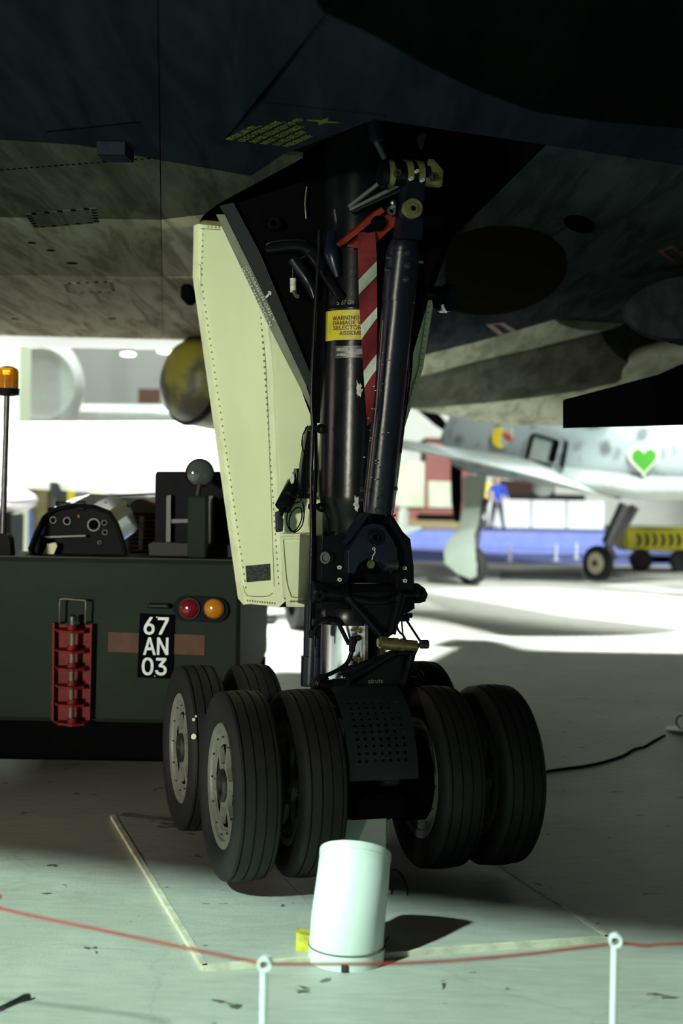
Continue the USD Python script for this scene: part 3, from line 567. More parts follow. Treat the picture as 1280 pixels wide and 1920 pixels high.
# ---- door jack between side door and leg
part(g, 'door_jack', [rod(G(560, 893, .10), G(540, 930, .06), .030, 20), rod(G(553, 908, .10), G(531, 952, .06), .036, 24), rod(G(531, 950, .06), G(524, 968, .05), .012)], M['black'], 35)
part(g, 'jack_eye', [ring(G(553, 893, .06), AV, .014, .036, .03, 6), box(G(563, 893, .08), (.045, .05, .06), AV, DV, ZV, .01)], M['black'], False)
part(g, 'jack_eye_face', ring(G(546, 897, .05), AV, .013, .022, .006, 20), M['pale'], 35, 'pale ring of the jack eye')
part(g, 'jack_clevis', gp([(519, 960), (524, 958), (532, 975), (530, 996), (520, 998)], .04, .07), M['darksteel'], False)
pipe('jack_cable', [(577, 798), (568, 815), (566, 835), (570, 850), (570, 875), (569, 905), (568, 925), (562, 940), (548, 946), (539, 962), (538, 982), (546, 996), (556, 992), (565, 974), (565, 955), (556, 952), (545, 964), (542, 986), (552, 998), (566, 985), (570, 960), (567, 940)], .0025, 'flatblack', v=-.02)
part(g, 'bracket_arm', [gp([(577, 800), (583, 800), (583, 900), (574, 930), (562, 915), (566, 870)], -.02, .02), box(G(568, 930, .0), (.06, .03, .02), AV, DV, ZV, .004)], M['black'], False)
# ---- upper A frame casting behind the leg
part(g, 'leg_frame', [gp([(432, 384), (600, 330), (850, 330), (848, 445), (802, 566), (772, 670), (760, 760), (700, 800), (600, 790), (583, 745), (520, 560)], .02, .12)], M['flatblack'], 30, 'black triangular frame of the upper leg')
part(g, 'frame_rib', tube([G(497, 468, 0), G(560, 462, -.02), G(590, 482, -.03), G(640, 560, -.17)], [.02, .022, .03, .02], 14, True), M['black'], 40)
part(g, 'frame_rib', tube([G(620, 440, -.10), G(624, 480, -.14), G(634, 520, -.16)], [.03, .034, .012], 14, True), M['blackblue'], 40)
part(g, 'frame_rib', tube([G(548, 486, .0), G(580, 530, -.02), G(590, 560, -.04)], [.03, .03, .012], 14, True), M['black'], 40)
part(g, 'frame_pipe', tube([G(500, 470, 0), G(505, 455, -.02), G(560, 450, -.02), G(585, 462, -.02), G(572, 480, -.02), G(552, 490, -.02), G(548, 520, -.02)], .0025, 8, True), M['darksteel'], 40)
part(g, 'charging_valve', [rod(G(549, 522, -.03), G(550, 548, -.03), .013, 18)], M['scuff'], 35, 'grey-green charging valve body')
part(g, 'valve_nozzle', [rod(G(550, 546, -.035), G(556, 556, -.06), .008), ring(G(556, 556, -.065), -DV, .003, .008, .01, 16)], M['brass'], 35)
part(g, 'frame_pipe', tube([G(575, 350, 0), G(572, 380, 0), G(574, 410, 0)], .004, 8, True), M['brass'], 40)
for x, y, r in ((514, 418, .026), (630, 378, .03), (640, 410, .02)): part(g, 'frame_boss', ring(G(x, y, -.03), DV, .012, r, .05), M['black'], 35)
pipe('frame_hose', [(628, 392), (632, 430), (624, 470), (632, 500)], .012, 'black', v=-.12)
pipe('frame_hose', [(640, 380), (648, 430), (644, 470)], .008, 'darksteel', v=-.13)
# ---- side arm with its lettering: an angle section
part(g, 'side_arm', [prism([G(406, 402, .10), G(424, 402, .06), G(505, 562, .04), G(583, 738, .02), G(583, 764, .05), G(500, 600, .08)], DV * .012)], M['olivegrey'], False, 'grey-olive face of the side arm with white lettering')
part(g, 'side_arm_web', [prism([G(412, 386, .04), G(436, 380, .0), G(486, 474, .0), G(583, 704, .0), G(583, 742, .012), G(505, 566, .03), G(426, 404, .045)], DV * .016), tube([G(436, 380, 0), G(486, 474, -.002), G(583, 706, -.002)], .0045, 8)], M['armblue'], False, 'dark blue web of the side arm')
def along(p0, p1, v0_, v1_, s, h, off=0):
    a, b = G(*p0, v0_), G(*p1, v1_); e = (b - a) / np.linalg.norm(b - a); n = np.cross(e, DV); n = n - DV * (n @ DV); n /= np.linalg.norm(n); n = -n if n[2] < 0 else n
    m = meshkit.text_mesh(s, h, .001); v = m.vertices; L_ = np.linalg.norm(b - a); w = v[:, 0].max(); v[:, 0] *= L_ / w
    m.vertices = a + v[:, :1] * e + v[:, 1:2] * n - v[:, 2:] * DV; return m
part(g, 'arm_lettering', [along((459, 500), (512, 604), .055, .045, 'CHAMBER ONLY', .012), along((451, 503), (505, 612), .062, .05, 'WITH NITROGEN', .012)], M['whitetext'], False, 'white lettering along the arm')
ar = [(499, 556), (501, 559), (508, 551), (510, 554), (510, 544), (502, 545), (504, 548), (497, 554)]
part(g, 'arm_arrow', gp([(497, 556), (500, 559), (506, 552), (508, 554), (508.5, 546), (502, 546), (504, 549)], .008, .012), M['whitetext'], False, 'small white arrow')
# ---- drag strut in front of the leg
S0, S1 = G(708, 962, -.26), G(757, 452, -.36)
e = (S1 - S0) / np.linalg.norm(S1 - S0)
part(g, 'drag_strut', tube([S0, S0 + (S1 - S0) * .03, S0 + (S1 - S0) * .97, S1], [.056, .060, .060, .05], 40), M['blackblue'], 40, 'blue-black drag strut tube')
part(g, 'strut_sleeve', tube([S0 + (S1 - S0) * .78, S0 + (S1 - S0) * .96], .0635, 40), M['blackblue'], 40)
part(g, 'strut_web', prism([G(722, 958, -.30), G(736, 962, -.26), G(788, 480, -.36), G(774, 452, -.40)], DV * .03), M['black'], False)
for x, y in ((716, 915), (714, 935), (711, 956), (765, 498), (762, 523), (765, 474)): part(g, 'strut_bolt', [ring(G(x, y, -.335 if y > 700 else -.43), DV, 0, .011, .02, 18), ring(G(x, y, -.340 if y > 700 else -.435), DV, 0, .005, .01, 6)], M['darksteel'], 30)
part(g, 'strut_side_bolt', [ring(G(x, y, -.30 if y > 700 else -.38), AV, 0, .009, .02, 6) for x, y in ((676, 918), (674, 936), (724, 482), (722, 505), (783, 490), (735, 916))], M['darksteel'], 30)
part(g, 'strut_pipe', tube([G(718, 600, -.40), G(706, 760, -.38), G(690, 900, -.34), G(684, 960, -.31)], .0045, 8), M['copper'], 40)
pipe('strut_cable', [(768, 620), (772, 645), (771, 690), (764, 745), (756, 800), (751, 850)], .0035, 'flatblack', v=-.30)
pipe('strut_cable', [(767, 640), (765, 700), (758, 780), (744, 880), (735, 960), (742, 966)], .003, 'darksteel', v=-.30)
part(g, 'strut_fork', [gp([(764, 338), (796, 338), (795, 390), (791, 448), (749, 446), (756, 392)], -.42, -.33)], M['blackblue'], 30)
part(g, 'fork_boss', [ring(G(775, 390, -.445), DV, .012, .037, .03, 28), ring(G(775, 390, -.45), DV, .010, .02, .02, 28)], M['olive'], 35, 'olive round boss')
part(g, 'fork_bore', disc(G(775, 390, -.447), DV, .012, .02), M['flatblack'], 35)
part(g, 'pivot_tube', [rod(G(712, 325, -.38), G(800, 326, -.38), .046, 28), rod(G(716, 325, -.38), G(722, 325, -.38), .056, 28)], M['black'], 35)
for x0, x1 in ((722, 734), (757, 768), (778, 789)): part(g, 'pivot_band', rod(G(x0, 325, -.38), G(x1, 325, -.38), .052, 28), M['olive'], 35, 'olive band on the pivot')
part(g, 'pivot_plate', gp([(803, 298), (812, 298), (831, 320), (829, 348), (798, 345), (800, 315)], -.42, -.38), M['olive'], 30, 'olive pivot plate')
for x, y in ((747, 323), (815, 330)): part(g, 'pivot_nut', [ring(G(x, y, -.45), DV, .005, .015, .03, 6)], M['darksteel'], 30)
for x, y in ((772, 334), (783, 320), (793, 337)): part(g, 'grease_nipple', ring(G(x, y, -.455), DV, .003, .0065, .02, 14), M['pale'], 30, 'pale round grease nipple')
for a, b in (((655, 387), (712, 342)), ((657, 393), (748, 347)), ((659, 398), (752, 356))): part(g, 'guide_rail', rod(G(*a, -.20), G(*b, -.34), .009, 14), M['railgrey'] if a[0] != 659 else M['black'], 35, 'grey metal guide rail' if a[0] != 659 else None)
part(g, 'upper_jack', [rod(G(700, 225, -.42), G(706, 265, -.42), .026, 24), rod(G(704, 262, -.42), G(722, 296, -.40), .016, 20)], M['upperjack'] if 'upperjack' in M else M['blackblue'], 35)
part(g, 'upper_lug', [yp([(782, 258), (790, 248), (800, 250), (794, 275), (788, 280)], 5.2, .02)], M['skinblue'], False)
part(g, 'hook', [ring(G(735, 385, -.36), AV, .008, .016, .01, 14), ring(G(734, 395, -.36), DV, .008, .018, .01, 14), ball(G(737, 380, -.36), .012)], M['steel'], 35, 'bright steel hook')
# ---- floodlight on a stalk beside the strut
part(g, 'gear_lamp', [rod(G(796, 551, -.10), G(836, 549, -.10), .028, 24), disc(G(840, 562, -.14), DV, .046, .07, 30, .01), box(G(840, 548, -.10), (.06, .05, .06), AV, DV, ZV, .01)], M['black'], 35, 'black lamp on a short arm')
part(g, 'lamp_lens', tube([G(829, 571, -.145), G(831, 580, -.145), G(837, 586, -.145)], [.006, .008, .004], 10), M['white'], 40, 'white lens edge')
# ---- labels on the leg
def onleg(mesh2d, ang0, z0, r=.152):                    # flat mesh (x across, y up, z out) wrapped on the leg; ang0 measured from the side facing the viewer
    v = mesh2d.vertices; f = -np.arctan2(LEG[0] - CAM[0], LEG[1] - CAM[1])
    a = ang0 + v[:, 0] / r; rr = r + v[:, 2]
    mesh2d.vertices = np.stack([LEG[0] + rr * np.sin(a + 0), LEG[1] - rr * np.cos(a), z0 + v[:, 1]], 1); return mesh2d
def gridrect(w, h, t, n=14):
    m = trimesh.creation.box((w, h, t)); 
    for k in range(3): m = m.subdivide()
    m.apply_translation([w / 2, h / 2, t / 2]); return m
def zl(py): return at(668, py, LEG[1])[2]
a_l = -math.asin(min(.98, (LEG[0] - at(611, 620, LEG[1])[0]) / .152))
part(g, 'warning_label', onleg(gridrect(.195, zl(590) - zl(645), .0012), a_l, zl(645)), M['yellow'], 40, 'yellow warning label')
for s, y, x in (('WARNING', 608, .044), ('DAMAGE WILL', 617, .046), ('SELECTOR', 626, .048), ('ASSEMBLY', 636, .078)):
    m = meshkit.text_mesh(s, .0150, .001, True); m.vertices[:, 0] *= 1.12; m.apply_translation([x, 0, .0012]); part(g, 'label_text', onleg(m, a_l, zl(y)), M['maroon'], False, 'dark red stencilled words')
m = meshkit.text_mesh("S 3/ Gh", .016, .0008); m.apply_translation([.062, 0, 0]); part(g, 'chalk_mark', onleg(m, a_l, zl(580)), M['greytext'], False, 'faint chalk scrawl')
part(g, 'name_plate', onleg(gridrect(.12, .048, .0015), a_l + .40, zl(678)), M['darksteel'], 40)
m = cat([trimesh.creation.box((.055, .012, .001)), trimesh.creation.box((.055, .008, .001)).apply_translation([0, -.02, 0]), trimesh.creation.box((.04, .02, .001)).apply_translation([.062, -.008, 0])]).subdivide().subdivide(); m.apply_translation([.035, .033, .002]); part(g, 'plate_engraving', onleg(m, a_l + .40, zl(678)), M['greytext'], False, 'pale engraved fields')
def blob(w, h, seed, n=26):
    r_ = np.random.default_rng(seed); t = np.linspace(0, 2 * math.pi, n, endpoint=False); rr = 1 + .35 * r_.standard_normal(n) * .6
    p = sg.Polygon(np.stack([w * np.cos(t) * rr, h * np.sin(t) * rr], 1)).buffer(0); p = max(getattr(p, 'geoms', [p]), key=lambda q: q.area); return trimesh.creation.extrude_polygon(p, .0006, engine='earcut').subdivide()
part(g, 'paint_chip', onleg(blob(.012, .026, 3), .02, zl(735)), M['scuff'], 40, 'pale bare patch of chipped paint')
part(g, 'paint_chip', onleg(blob(.010, .030, 5), .0, zl(945)), M['scuff'], 40, 'pale bare patch of chipped paint')
for k in range(24):
    x, y = rng.uniform(690, 735), rng.uniform(660, 900); x -= (y - 780) * .09
    part(g, 'paint_chip', disc(G(x, y, -.365 - .0 + (780 - y) * -.00020), DV, rng.uniform(.0012, .0026), .012, 5), M['scuff'], False)
# ================================================================== gear doors
D = sub(g, 'gear_door', 'pale green side door with rivet rows')
Pn = lambda x, y: None
# the door's face is one plane: near edge at the right, far edge at the left
q0, q1, q2 = at(520, 1138, 6.02), at(447, 1133, 6.40), at(363, 412, 6.62)
nD = np.cross(q1 - q0, q2 - q0); nD /= np.linalg.norm(nD); nD = nD if nD[1] > 0 else -nD
def DP(x, y, off=0.0): d = ray(x, y); return CAM + d * (((q0 - CAM) @ nD + off) / (d @ nD))
dp = lambda px, o0, o1: prism([DP(x, y, o0) for x, y in px], nD * (o1 - o0))
part(D, 'door_skin', dp([(371, 417), (414, 419), (500, 566), (507, 640), (524, 1138), (453, 1131), (378, 560), (368, 520)], 0, .05), M['door'], False)
part(D, 'door_edge', dp([(363, 411), (372, 416), (368, 520), (378, 560), (456, 1134), (446, 1122), (361, 520)], -.012, .06), M['dooredge'], False, 'pale raised edge strip')
part(D, 'door_flange', dp([(486, 562), (496, 566), (512, 690), (530, 1120), (536, 1126), (522, 1139), (518, 1139), (500, 690)], -.02, .0), M['dooredge'], False, 'raised flange strip')
part(D, 'door_end', prism([DP(496, 566, -.015), DP(530, 1120, -.015), DP(541, 1124, .10), DP(510, 580, .10)], (.004, .006, 0)), M['door'], False)
part(D, 'door_stop', dp([(529, 1122), (541, 1122), (541, 1138), (524, 1138)], -.018, .05), M['flatblack'], False)
part(D, 'top_strip', dp([(364, 411), (414, 416), (414, 424), (365, 419)], -.014, .055), M['olive'], False)
ms = []
for a, b, n in (((369, 424), (366, 520), 9), ((366, 528), (450, 1108), 46), ((485, 590), (519, 1100), 44), ((458, 1126), (518, 1132), 13), ((375, 425), (410, 427), 5)):
    for k in range(n):
        t = (k + .5) / n; ms.append(disc(DP(a[0] + (b[0] - a[0]) * t + (11 if a[0] < 380 else 3), a[1] + (b[1] - a[1]) * t, -.004 if a[0] < 480 else -.023), nD, .0046, .007, 7))
part(D, 'door_rivets', ms, M['rivet'], False, kind='stuff')
part(D, 'door_seam', [tube([DP(x, y, -.001) for x, y in px], .0016, 6, True) for px in ([(450, 1094), (456, 1100), (461, 1114), (470, 1118), (500, 1118), (511, 1112)], [(488, 560), (500, 720), (514, 1100)], [(370, 496), (376, 500), (376, 545), (372, 549)], [(368, 428), (413, 431)])], M['olive'], False)
part(D, 'data_plate', dp([(460, 1061), (505, 1057), (506, 1088), (462, 1092)], -.004, .0), M['speckle'] if 'speckle' in M else M['darksteel'], False, 'dark worn data plate')
LD = sub(g, 'leg_door', 'pale green panel behind the black leg')
v1 = .13
part(LD, 'door_panel', gp([(500, 470), (814, 556), (792, 690), (757, 800), (737, 960), (716, 1138), (541, 1138), (528, 1000), (511, 590)], v1, v1 + .04), M['door'], False)
part(LD, 'door_edge', [gp([(803, 560), (814, 558), (793, 690), (759, 800), (738, 962), (733, 962), (752, 800), (785, 690)], v1 - .012, v1)], M['dooredge'], False)
part(LD, 'cross_rib', gp([(529, 1006), (600, 1004), (600, 1010), (529, 1011)], v1 - .02, v1), M['dooredge'], False)
part(LD, 'cross_rib', gp([(541, 1128), (640, 1126), (640, 1138), (541, 1138)], v1 - .01, v1), M['dooredge'], False)
part(LD, 'door_seam', [tube([G(x, y, v1 - .001) for x, y in px], .0018, 6, True) for px in ([(531, 1012), (537, 1085), (544, 1112), (552, 1120), (600, 1120)], [(529, 1000), (600, 999)])], M['olive'], False)
ms = [disc(G(float(np.interp(575 + k * 11, [560, 690, 800, 960], [806, 788, 753, 732])), 575 + k * 11, v1 - .014), DV, .003, .006, 6) for k in range(34)] + [disc(G(545 + 6 * k, 1128, v1 - .014), DV, .004, .006, 7) for k in range(7)]
part(LD, 'door_rivets', ms, M['rivet'], False, kind='stuff')
# ---- red ground lock and its streamer
K = thing('gear_lock', 'red ground lock bracket with a red and white striped streamer on the leg', 'lock', G(690, 440, -.30))
part(K, 'lock_bracket', [prism([G(643, 449, -.28), G(650, 455, -.28), G(722, 396, -.36), G(714, 388, -.36)], DV * .10), prism([G(650, 458, -.24), G(720, 400, -.32), G(741, 405, -.34), G(738, 420, -.34), G(700, 455, -.27), G(672, 460, -.24)], (0, 0, -.012))], M['red'], False, 'red folded steel bracket')
part(K, 'bracket_hole', [disc(G(710, 421, -.34), DV + A([0, 0, .8]), .03, .02, 20), disc(G(692, 432, -.31), DV + A([0, 0, .8]), .022, .02, 20)], M['flatblack'], False)
sl = [(671, 436), (671.5, 480), (673, 560), (678, 640), (683, 720), (689, 800)]; sr = [(703, 432), (706, 480), (707, 560), (707, 640), (705, 690), (697, 800)]
def srow(y):
    xl = np.interp(y, [p[1] for p in sl], [p[0] for p in sl]); xr = np.interp(y, [p[1] for p in sr], [p[0] for p in sr]); return xl, xr
def spt(x, y, off=0):
    return G(x, y, -.315 + .012 * math.sin(y * .05 + x * .08) + off)
def sheet(y_l0, y_l1, y_r0, y_r1, off, n=12, m=6):
    Vv, F = [], []
    for i in range(n + 1):
        for j in range(m + 1):
            s = j / m; y = (y_l0 + (y_l1 - y_l0) * i / n) * (1 - s) + (y_r0 + (y_r1 - y_r0) * i / n) * s; xl, xr = srow(y); Vv.append(spt(xl + (xr - xl) * s, y, off))
    N_ = len(Vv); Vv += [p + DV * .003 for p in Vv]
    q = lambda i, j: i * (m + 1) + j
    for i in range(n):
        for j in range(m):
            a, b, c, d = q(i, j), q(i, j + 1), q(i + 1, j + 1), q(i + 1, j); F += [[a, d, c], [a, c, b], [a + N_, c + N_, d + N_], [a + N_, b + N_, c + N_]]
    for i in range(n):
        for j in (0, m): a, b = q(i, j), q(i + 1, j); F += [[a, b, b + N_], [a, b + N_, a + N_]]
    for j in range(m):
        for i in (0, n): a, b = q(i, j), q(i, j + 1); F += [[a, b, b + N_], [a, b + N_, a + N_]]
    return trimesh.Trimesh(A(Vv), A(F), process=False)
part(K, 'streamer', sheet(436, 798, 432, 790, 0, 60, 6), M['fabric_red'], 60, 'red webbing streamer')
for yl, yr, h, n_ in ((525, 489, 27, 28), (610, 576, 26, 20), (697, 664, 30, 30)):
    part(K, 'white_stripe', sheet(yl, yl + h, yr, yr + n_, -.004, 6, 6), M['fabric_white'], 60, 'white diagonal stripe')
# ================================================================== THINGS ON THE FLOOR NEAR THE GEAR
M['canister'] = mat('canister_white', (.66, .70, .67), (.58, .62, .59), .32, scale=3, bump=.03, bscale=30)
M['smudge'] = mat('olive_smudge', (.30, .30, .16), (.42, .42, .28), .7, scale=60)
M['yellowblock'] = mat('yellow_block', (.55, .48, .04), (.30, .26, .05), .6, scale=22)
M['stand'] = mat('grey_stand', (.30, .34, .32), (.25, .28, .26), .5, scale=10, bevel=.004)
M['cord'] = mat('red_cord', (.28, .02, .02), (.2, .015, .015), .7, scale=60)
M['post'] = mat('barrier_post', (.72, .76, .76), rough=.4)
# white canister: a stout pipe that leans back towards the wheels
cb = zp(649, 1823, 0); cb[1] += .115
CAN = thing('floor_canister', 'white upright floor canister with a bent top standing before the wheels', 'canister', cb)
R_ = .117
axis0 = A([0.02, 0.0, 1.0]); ctr = [cb + A([-.002, 0, .0]), cb + A([.0, .0, .06]), cb + A([.005, .012, .14]), cb + A([.016, .045, .23]), cb + A([.024, .09, .31])]
cp = smooth_path(ctr, 8)
part(CAN, 'shell', tube(cp, [R_, R_, R_ * .995, R_ * .985, R_ * .97], 64), M['canister'], 40)
part(CAN, 'base_band', lathe([(0, R_ - .01), (0, R_ + .002), (.045, R_ + .003), (.05, R_ + .001), (.05, R_ - .01)], cb, A([0.02, .0, 1]), 64), M['canister'], 35)
eax = cp[-1] - cp[-3]; eax /= np.linalg.norm(eax)
part(CAN, 'top_rim', lathe([(0, R_ * .95), (0, R_ * .985), (.018, R_ * .99), (.024, R_ * .97), (.024, R_ * .80), (.0, R_ * .80)], cp[-1] - eax * .012, eax, 64), M['canister'], 35)
part(CAN, 'seam', [lathe([(0, R_ - .002), (0, R_ + .0046), (.004, R_ + .0046), (.004, R_ - .002)], cb + A([0.001, 0, .047]), A([0.02, 0, 1]), 64)], M['olivegrey'], 35, 'dark seam line')
part(CAN, 'clip', [box(cb + A([-.005, -R_ - .003, .012]), (.022, .008, .022), bev=.002), ring(cb + A([-.003, -R_ - .008, .012]), (0, -1, 0), 0, .005, .003, 10)], M['darksteel'], False)
def oncan(px, py, w, h, rot, seed):
    d = ray(px, py); # meet the shell at its near side
    yy = cb[1] - R_ * .93; p = CAM + d * (yy / d[1]); p[1] += max(0, (p[2] - .12)) * .30
    b = blob(w, h, seed); b.apply_transform(trimesh.transformations.rotation_matrix(rot, [0, 0, 1])); v = b.vertices; b.vertices = p + v[:, :1] * A([1., 0, 0]) + v[:, 1:2] * A([0, .28, .96]) + v[:, 2:] * A([0, -1, .3]); return b
# barrel of cable behind the canister
CB = thing('canister_cable', 'thin dark cable looping from behind the white canister', 'cable', zp(735, 1735, 0))
part(CB, 'cable', tube([zp(722, 1765, .02), zp(738, 1742, .004), zp(755, 1705, .004), zp(764, 1670, .02), zp(752, 1640, .05), zp(738, 1630, .09), zp(724, 1640, .12)], .0035, 8, True), M['darksteel'], 40)
yb = zp(566, 1788, 0.016); yb = yb + A([0, .02, 0])
single('wedge_block', prism([yb + A(p) for p in ((-.020, 0, 0), (.035, -.01, 0), (.035, -.01, .05), (-.020, 0, .058))], (.0, .06, 0)), M['yellowblock'], 'small yellow wedge block beside the foot of the white canister', 'block', smooth=False)
# support stand under the beam
sb = L(-.015, -.50, 0)
ST = thing('support_stand', 'plain grey block stand propped under the front of the bogie', 'stand', sb + A([0, 0, .016]))
f0, f1 = G(639, 1537, -.60), G(726, 1533, -.60); wS = np.linalg.norm(f1 - f0)
part(ST, 'stand_body', box(L(0, 0, 0) + (f0 + f1) / 2 * A([1, 1, 0]) - ORG * A([1, 1, 0]) + DV * .085 + A([0, 0, (f0[2] + .016) / 2]), (wS, .17, f0[2] - .016), AV, DV, ZV, .004), M['stand'], False)
part(ST, 'stand_foot', box(L(0, 0, 0) + (f0 + f1) / 2 * A([1, 1, 0]) - ORG * A([1, 1, 0]) + DV * .085 + A([0, 0, .024]), (wS + .03, .20, .016), AV, DV, ZV, .003), M['stand'], False)
# low rope barrier
def post(px_top, Y, label):
    t = at(*px_top, Y); b = A([t[0], t[1], 0]); th = thing('barrier_post', label, 'post', b)
    part(th, 'rod', rod(b + A([0, 0, .006]), b + A([0, 0, t[2] - .012]), .0078, 20), M['post'])
    part(th, 'eye_ring', ring(A([t[0], t[1], t[2]]) - A([.0, .011, 0]), A([0.15, 1, 0]) / math.hypot(.15, 1), .0105, .0155, .022, 24), M['post'])
    part(th, 'foot', disc(b, (0, 0, 1), .07, .006, 28, .002), M['post'])
    return t
tA = post((495, 1807), 3.18, 'left white barrier post with a ring top, before the white canister')
tB = post((1152, 1763), 3.37, 'right white barrier post with a ring top, holding the red cord')
cordp = [at(-2600, 1580, 4.6), at(-1400, 1600, 4.2), at(-160, 1655, 3.6), at(0, 1703, 3.46), at(190, 1744, 3.33), at(380, 1784, 3.22), at(470, 1802, 3.19), tA, at(560, 1808, 3.20), at(760, 1806, 3.25), at(960, 1792, 3.31), tB + A([0, 0, -.009]), at(1210, 1773, 3.38), at(1290, 1769, 3.40), at(1700, 1762, 3.48), at(2600, 1735, 3.6), at(3600, 1690, 3.8)]
single('red_rope', tube(cordp, .0035, 8, True), M['cord'], 'thin red barrier rope strung through the white posts', 'rope')
# loose cable end, lower left
single('cable_end', tube([zp(-60, 1918, .008), zp(0, 1890, .008), zp(30, 1876, .008), zp(46, 1870, .010), zp(56, 1868, .010)], [.005, .005, .006, .010, .008], 10), M['darksteel'], 'dark loose cable end on the floor at lower left', 'cable')
# cable to the stanchion at the right
single('floor_cable', tube([zp(900, 1470, .008), zp(975, 1456, .008), zp(1040, 1444, .008), zp(1110, 1434, .008), zp(1165, 1418, .008), zp(1190, 1404, .008), zp(1208, 1400, .008), zp(1228, 1388, .008), zp(1246, 1379, .012)], .0075, 8, True), M['flatblack'], 'black cable running over the floor to the white stanchion', 'cable')
sp_ = zp(1284, 1372, 0); SP = thing('stanchion', 'white stanchion with a flat round foot at the right edge', 'stanchion', sp_)
part(SP, 'foot', disc(sp_, (0, 0, 1), .125, .02, 36, .006), M['post']); part(SP, 'rod', rod(sp_ + A([0, 0, .02]), sp_ + A([0, 0, .72]), .019, 20), M['post']); part(SP, 'cap', ball(sp_ + A([0, 0, .72]), .024), M['post'])
part(SP, 'cable_loop', tube([sp_ + A(p) for p in ((-.03, -.02, .02), (-.055, 0, .05), (-.05, 0, .09), (-.02, 0, .105))], .005, 8, True), M['flatblack'])
# ================================================================== THE TUG
M['tug'] = mat('tug_dark_green', (.0165, .0235, .0175), (.020, .0275, .0205), .6, scale=2.5, spec=.03, bump=.06, bscale=5, bevel=.006)
M['tugdark'] = mat('tug_blackgreen', (.005, .006, .005), (.008, .009, .007), .5, scale=8, bevel=.004, spec=.2)
M['seatblack'] = mat('black_vinyl', (.002, .0024, .004), (.003, .004, .006), .6, scale=10, spec=.08)
M['bezel'] = mat('dull_bezel', (.018, .018, .018), rough=.4)
M['hitch'] = mat('hitch_red', (.145, .005, .004), (.085, .004, .0035), .6, scale=26, bevel=.003, spec=.2)
M['rust'] = mat('rust_plate', (.075, .026, .011), (.05, .02, .010), .75, scale=16)
M['plateblack'] = matt('number_plate_black', (.003, .003, .0045)); M['pinsteel'] = mat('worn_pin_steel', (.09, .085, .06), (.05, .045, .03), .5, scale=30)
M['platewhite'] = mat('number_plate_white', (.50, .54, .55), (.62, .66, .66), .4, scale=20)
M['ochre'] = mat('radiator_ochre', (.16, .125, .05), (.11, .085, .035), .6, scale=10)
M['glosswhite'] = mat('gloss_white', (.85, .87, .86), rough=.12, spec=.9, coat=.6)
M['cream'] = mat('cream_tag', (.60, .56, .40), rough=.6)
def lens(name, col, emis=None, trans=.7):
    return usdkit.material(stage, '/World/Looks/' + name, {'p': ('principled_bsdf', {'base_color': col, 'roughness': .12, 'transmission_weight': trans, 'ior': 1.45})}, [], surface='p.BSDF')
M['amber'] = lens('amber_lens', (.95, .36, .02)); M['redlens'] = lens('red_lens', (.12, .006, .010), trans=.0); M['amberlens'] = lens('amber_lens_solid', (.38, .14, .008), trans=.0)
YT = 6.9
t0_ = at(-170, 1045, YT); t1_ = at(452, 1052, YT); zt = at(200, 1048, YT)[2]; zb = at(200, 1355, YT)[2]; xl, xr = t0_[0], t1_[0]
TUG = thing('aircraft_tug', 'dark green military aircraft tug parked behind the left wheels', 'tug', (xl * .5 + xr * .5, YT + 1.3, 0))
part(TUG, 'rear_body', zbox(xl, xr, YT, YT + .75, zb, zt, .02), M['tug'], 30)
part(TUG, 'chassis', zbox(xl + .02, xr - .02, YT + .75, YT + 3.0, zb + .02, zt - .16, .02), M['tug'], 30)
part(TUG, 'underframe', zbox(xl + .3, xr - .02, YT + .12, YT + 2.9, .13, zb + .03, .02), M['flatblack'], 30)
part(TUG, 'top_lip', zbox(xl + .01, xr - .01, YT + .01, YT + .06, zt, zt + .008), M['tugdark'], False)
part(TUG, 'side_fender', zbox(xr - .12, xr - .001, YT + .75, YT + 3.0, zt - .16, zt - .06, .02), M['tug'], 30)
for x in (xl + .16, xr - .16):
    for y in (YT + .62, YT + 2.5):
        w = sub(TUG, 'wheel'); c = A([x, y, .30]); part(w, 'tyre', lathe([(-.1, .16), (-.11, .2), (-.11, .26), (-.08, .295), (0, .30), (.08, .295), (.11, .26), (.11, .2), (.1, .16)], c, (1, 0, 0), 40), M['rubber'], 35); part(w, 'rim', lathe([(-.07, 0), (-.07, .15), (-.09, .165), (.09, .165), (.07, .15), (.07, 0)], c, (1, 0, 0), 32), M['tugdark'], 35)
def TY(x, y, off=0): return at(x, y, YT + off)
def ty(px, o0, o1): return prism([TY(x, y, o0) for x, y in px], (0, o1 - o0, 0))
# red folding hitch: back plate, flanges, shelves, pin
part(TUG, 'hitch_back', ty([(100, 1170), (172, 1172), (168, 1352), (98, 1350)], -.012, -.001), M['hitch'], False, 'red back plate of the tow hitch')
for (a, b) in (((100, 1168), (98, 1352)), ((170, 1170), (166, 1350))): part(TUG, 'hitch_side', ty([(a[0] - 1.5, a[1]), (a[0] + 2.5, a[1]), (b[0] + 2.5, b[1]), (b[0] - 1.5, b[1])], -.05, -.012), M['hitch'], False)
for y in (1176, 1214, 1247, 1281, 1315, 1350):
    part(TUG, 'hitch_shelf', prism([TY(99, y, -.012), TY(170, y + 1, -.012), TY(158, y + 5, -.10), TY(135, y + 9, -.13), TY(110, y + 5, -.10)], (0, 0, -.012)), M['hitch'], False)
    part(TUG, 'hitch_bush', lathe([(0, .013), (0, .023), (.022, .023), (.022, .013)], TY(135, y + 5, -.085), ZV, 20), M['hitch'], 35)
part(TUG, 'hitch_pin', rod(TY(136, 1160, -.085), TY(133, 1356, -.085), .0125, 20), M['pinsteel'], 35, 'worn steel hitch pin')
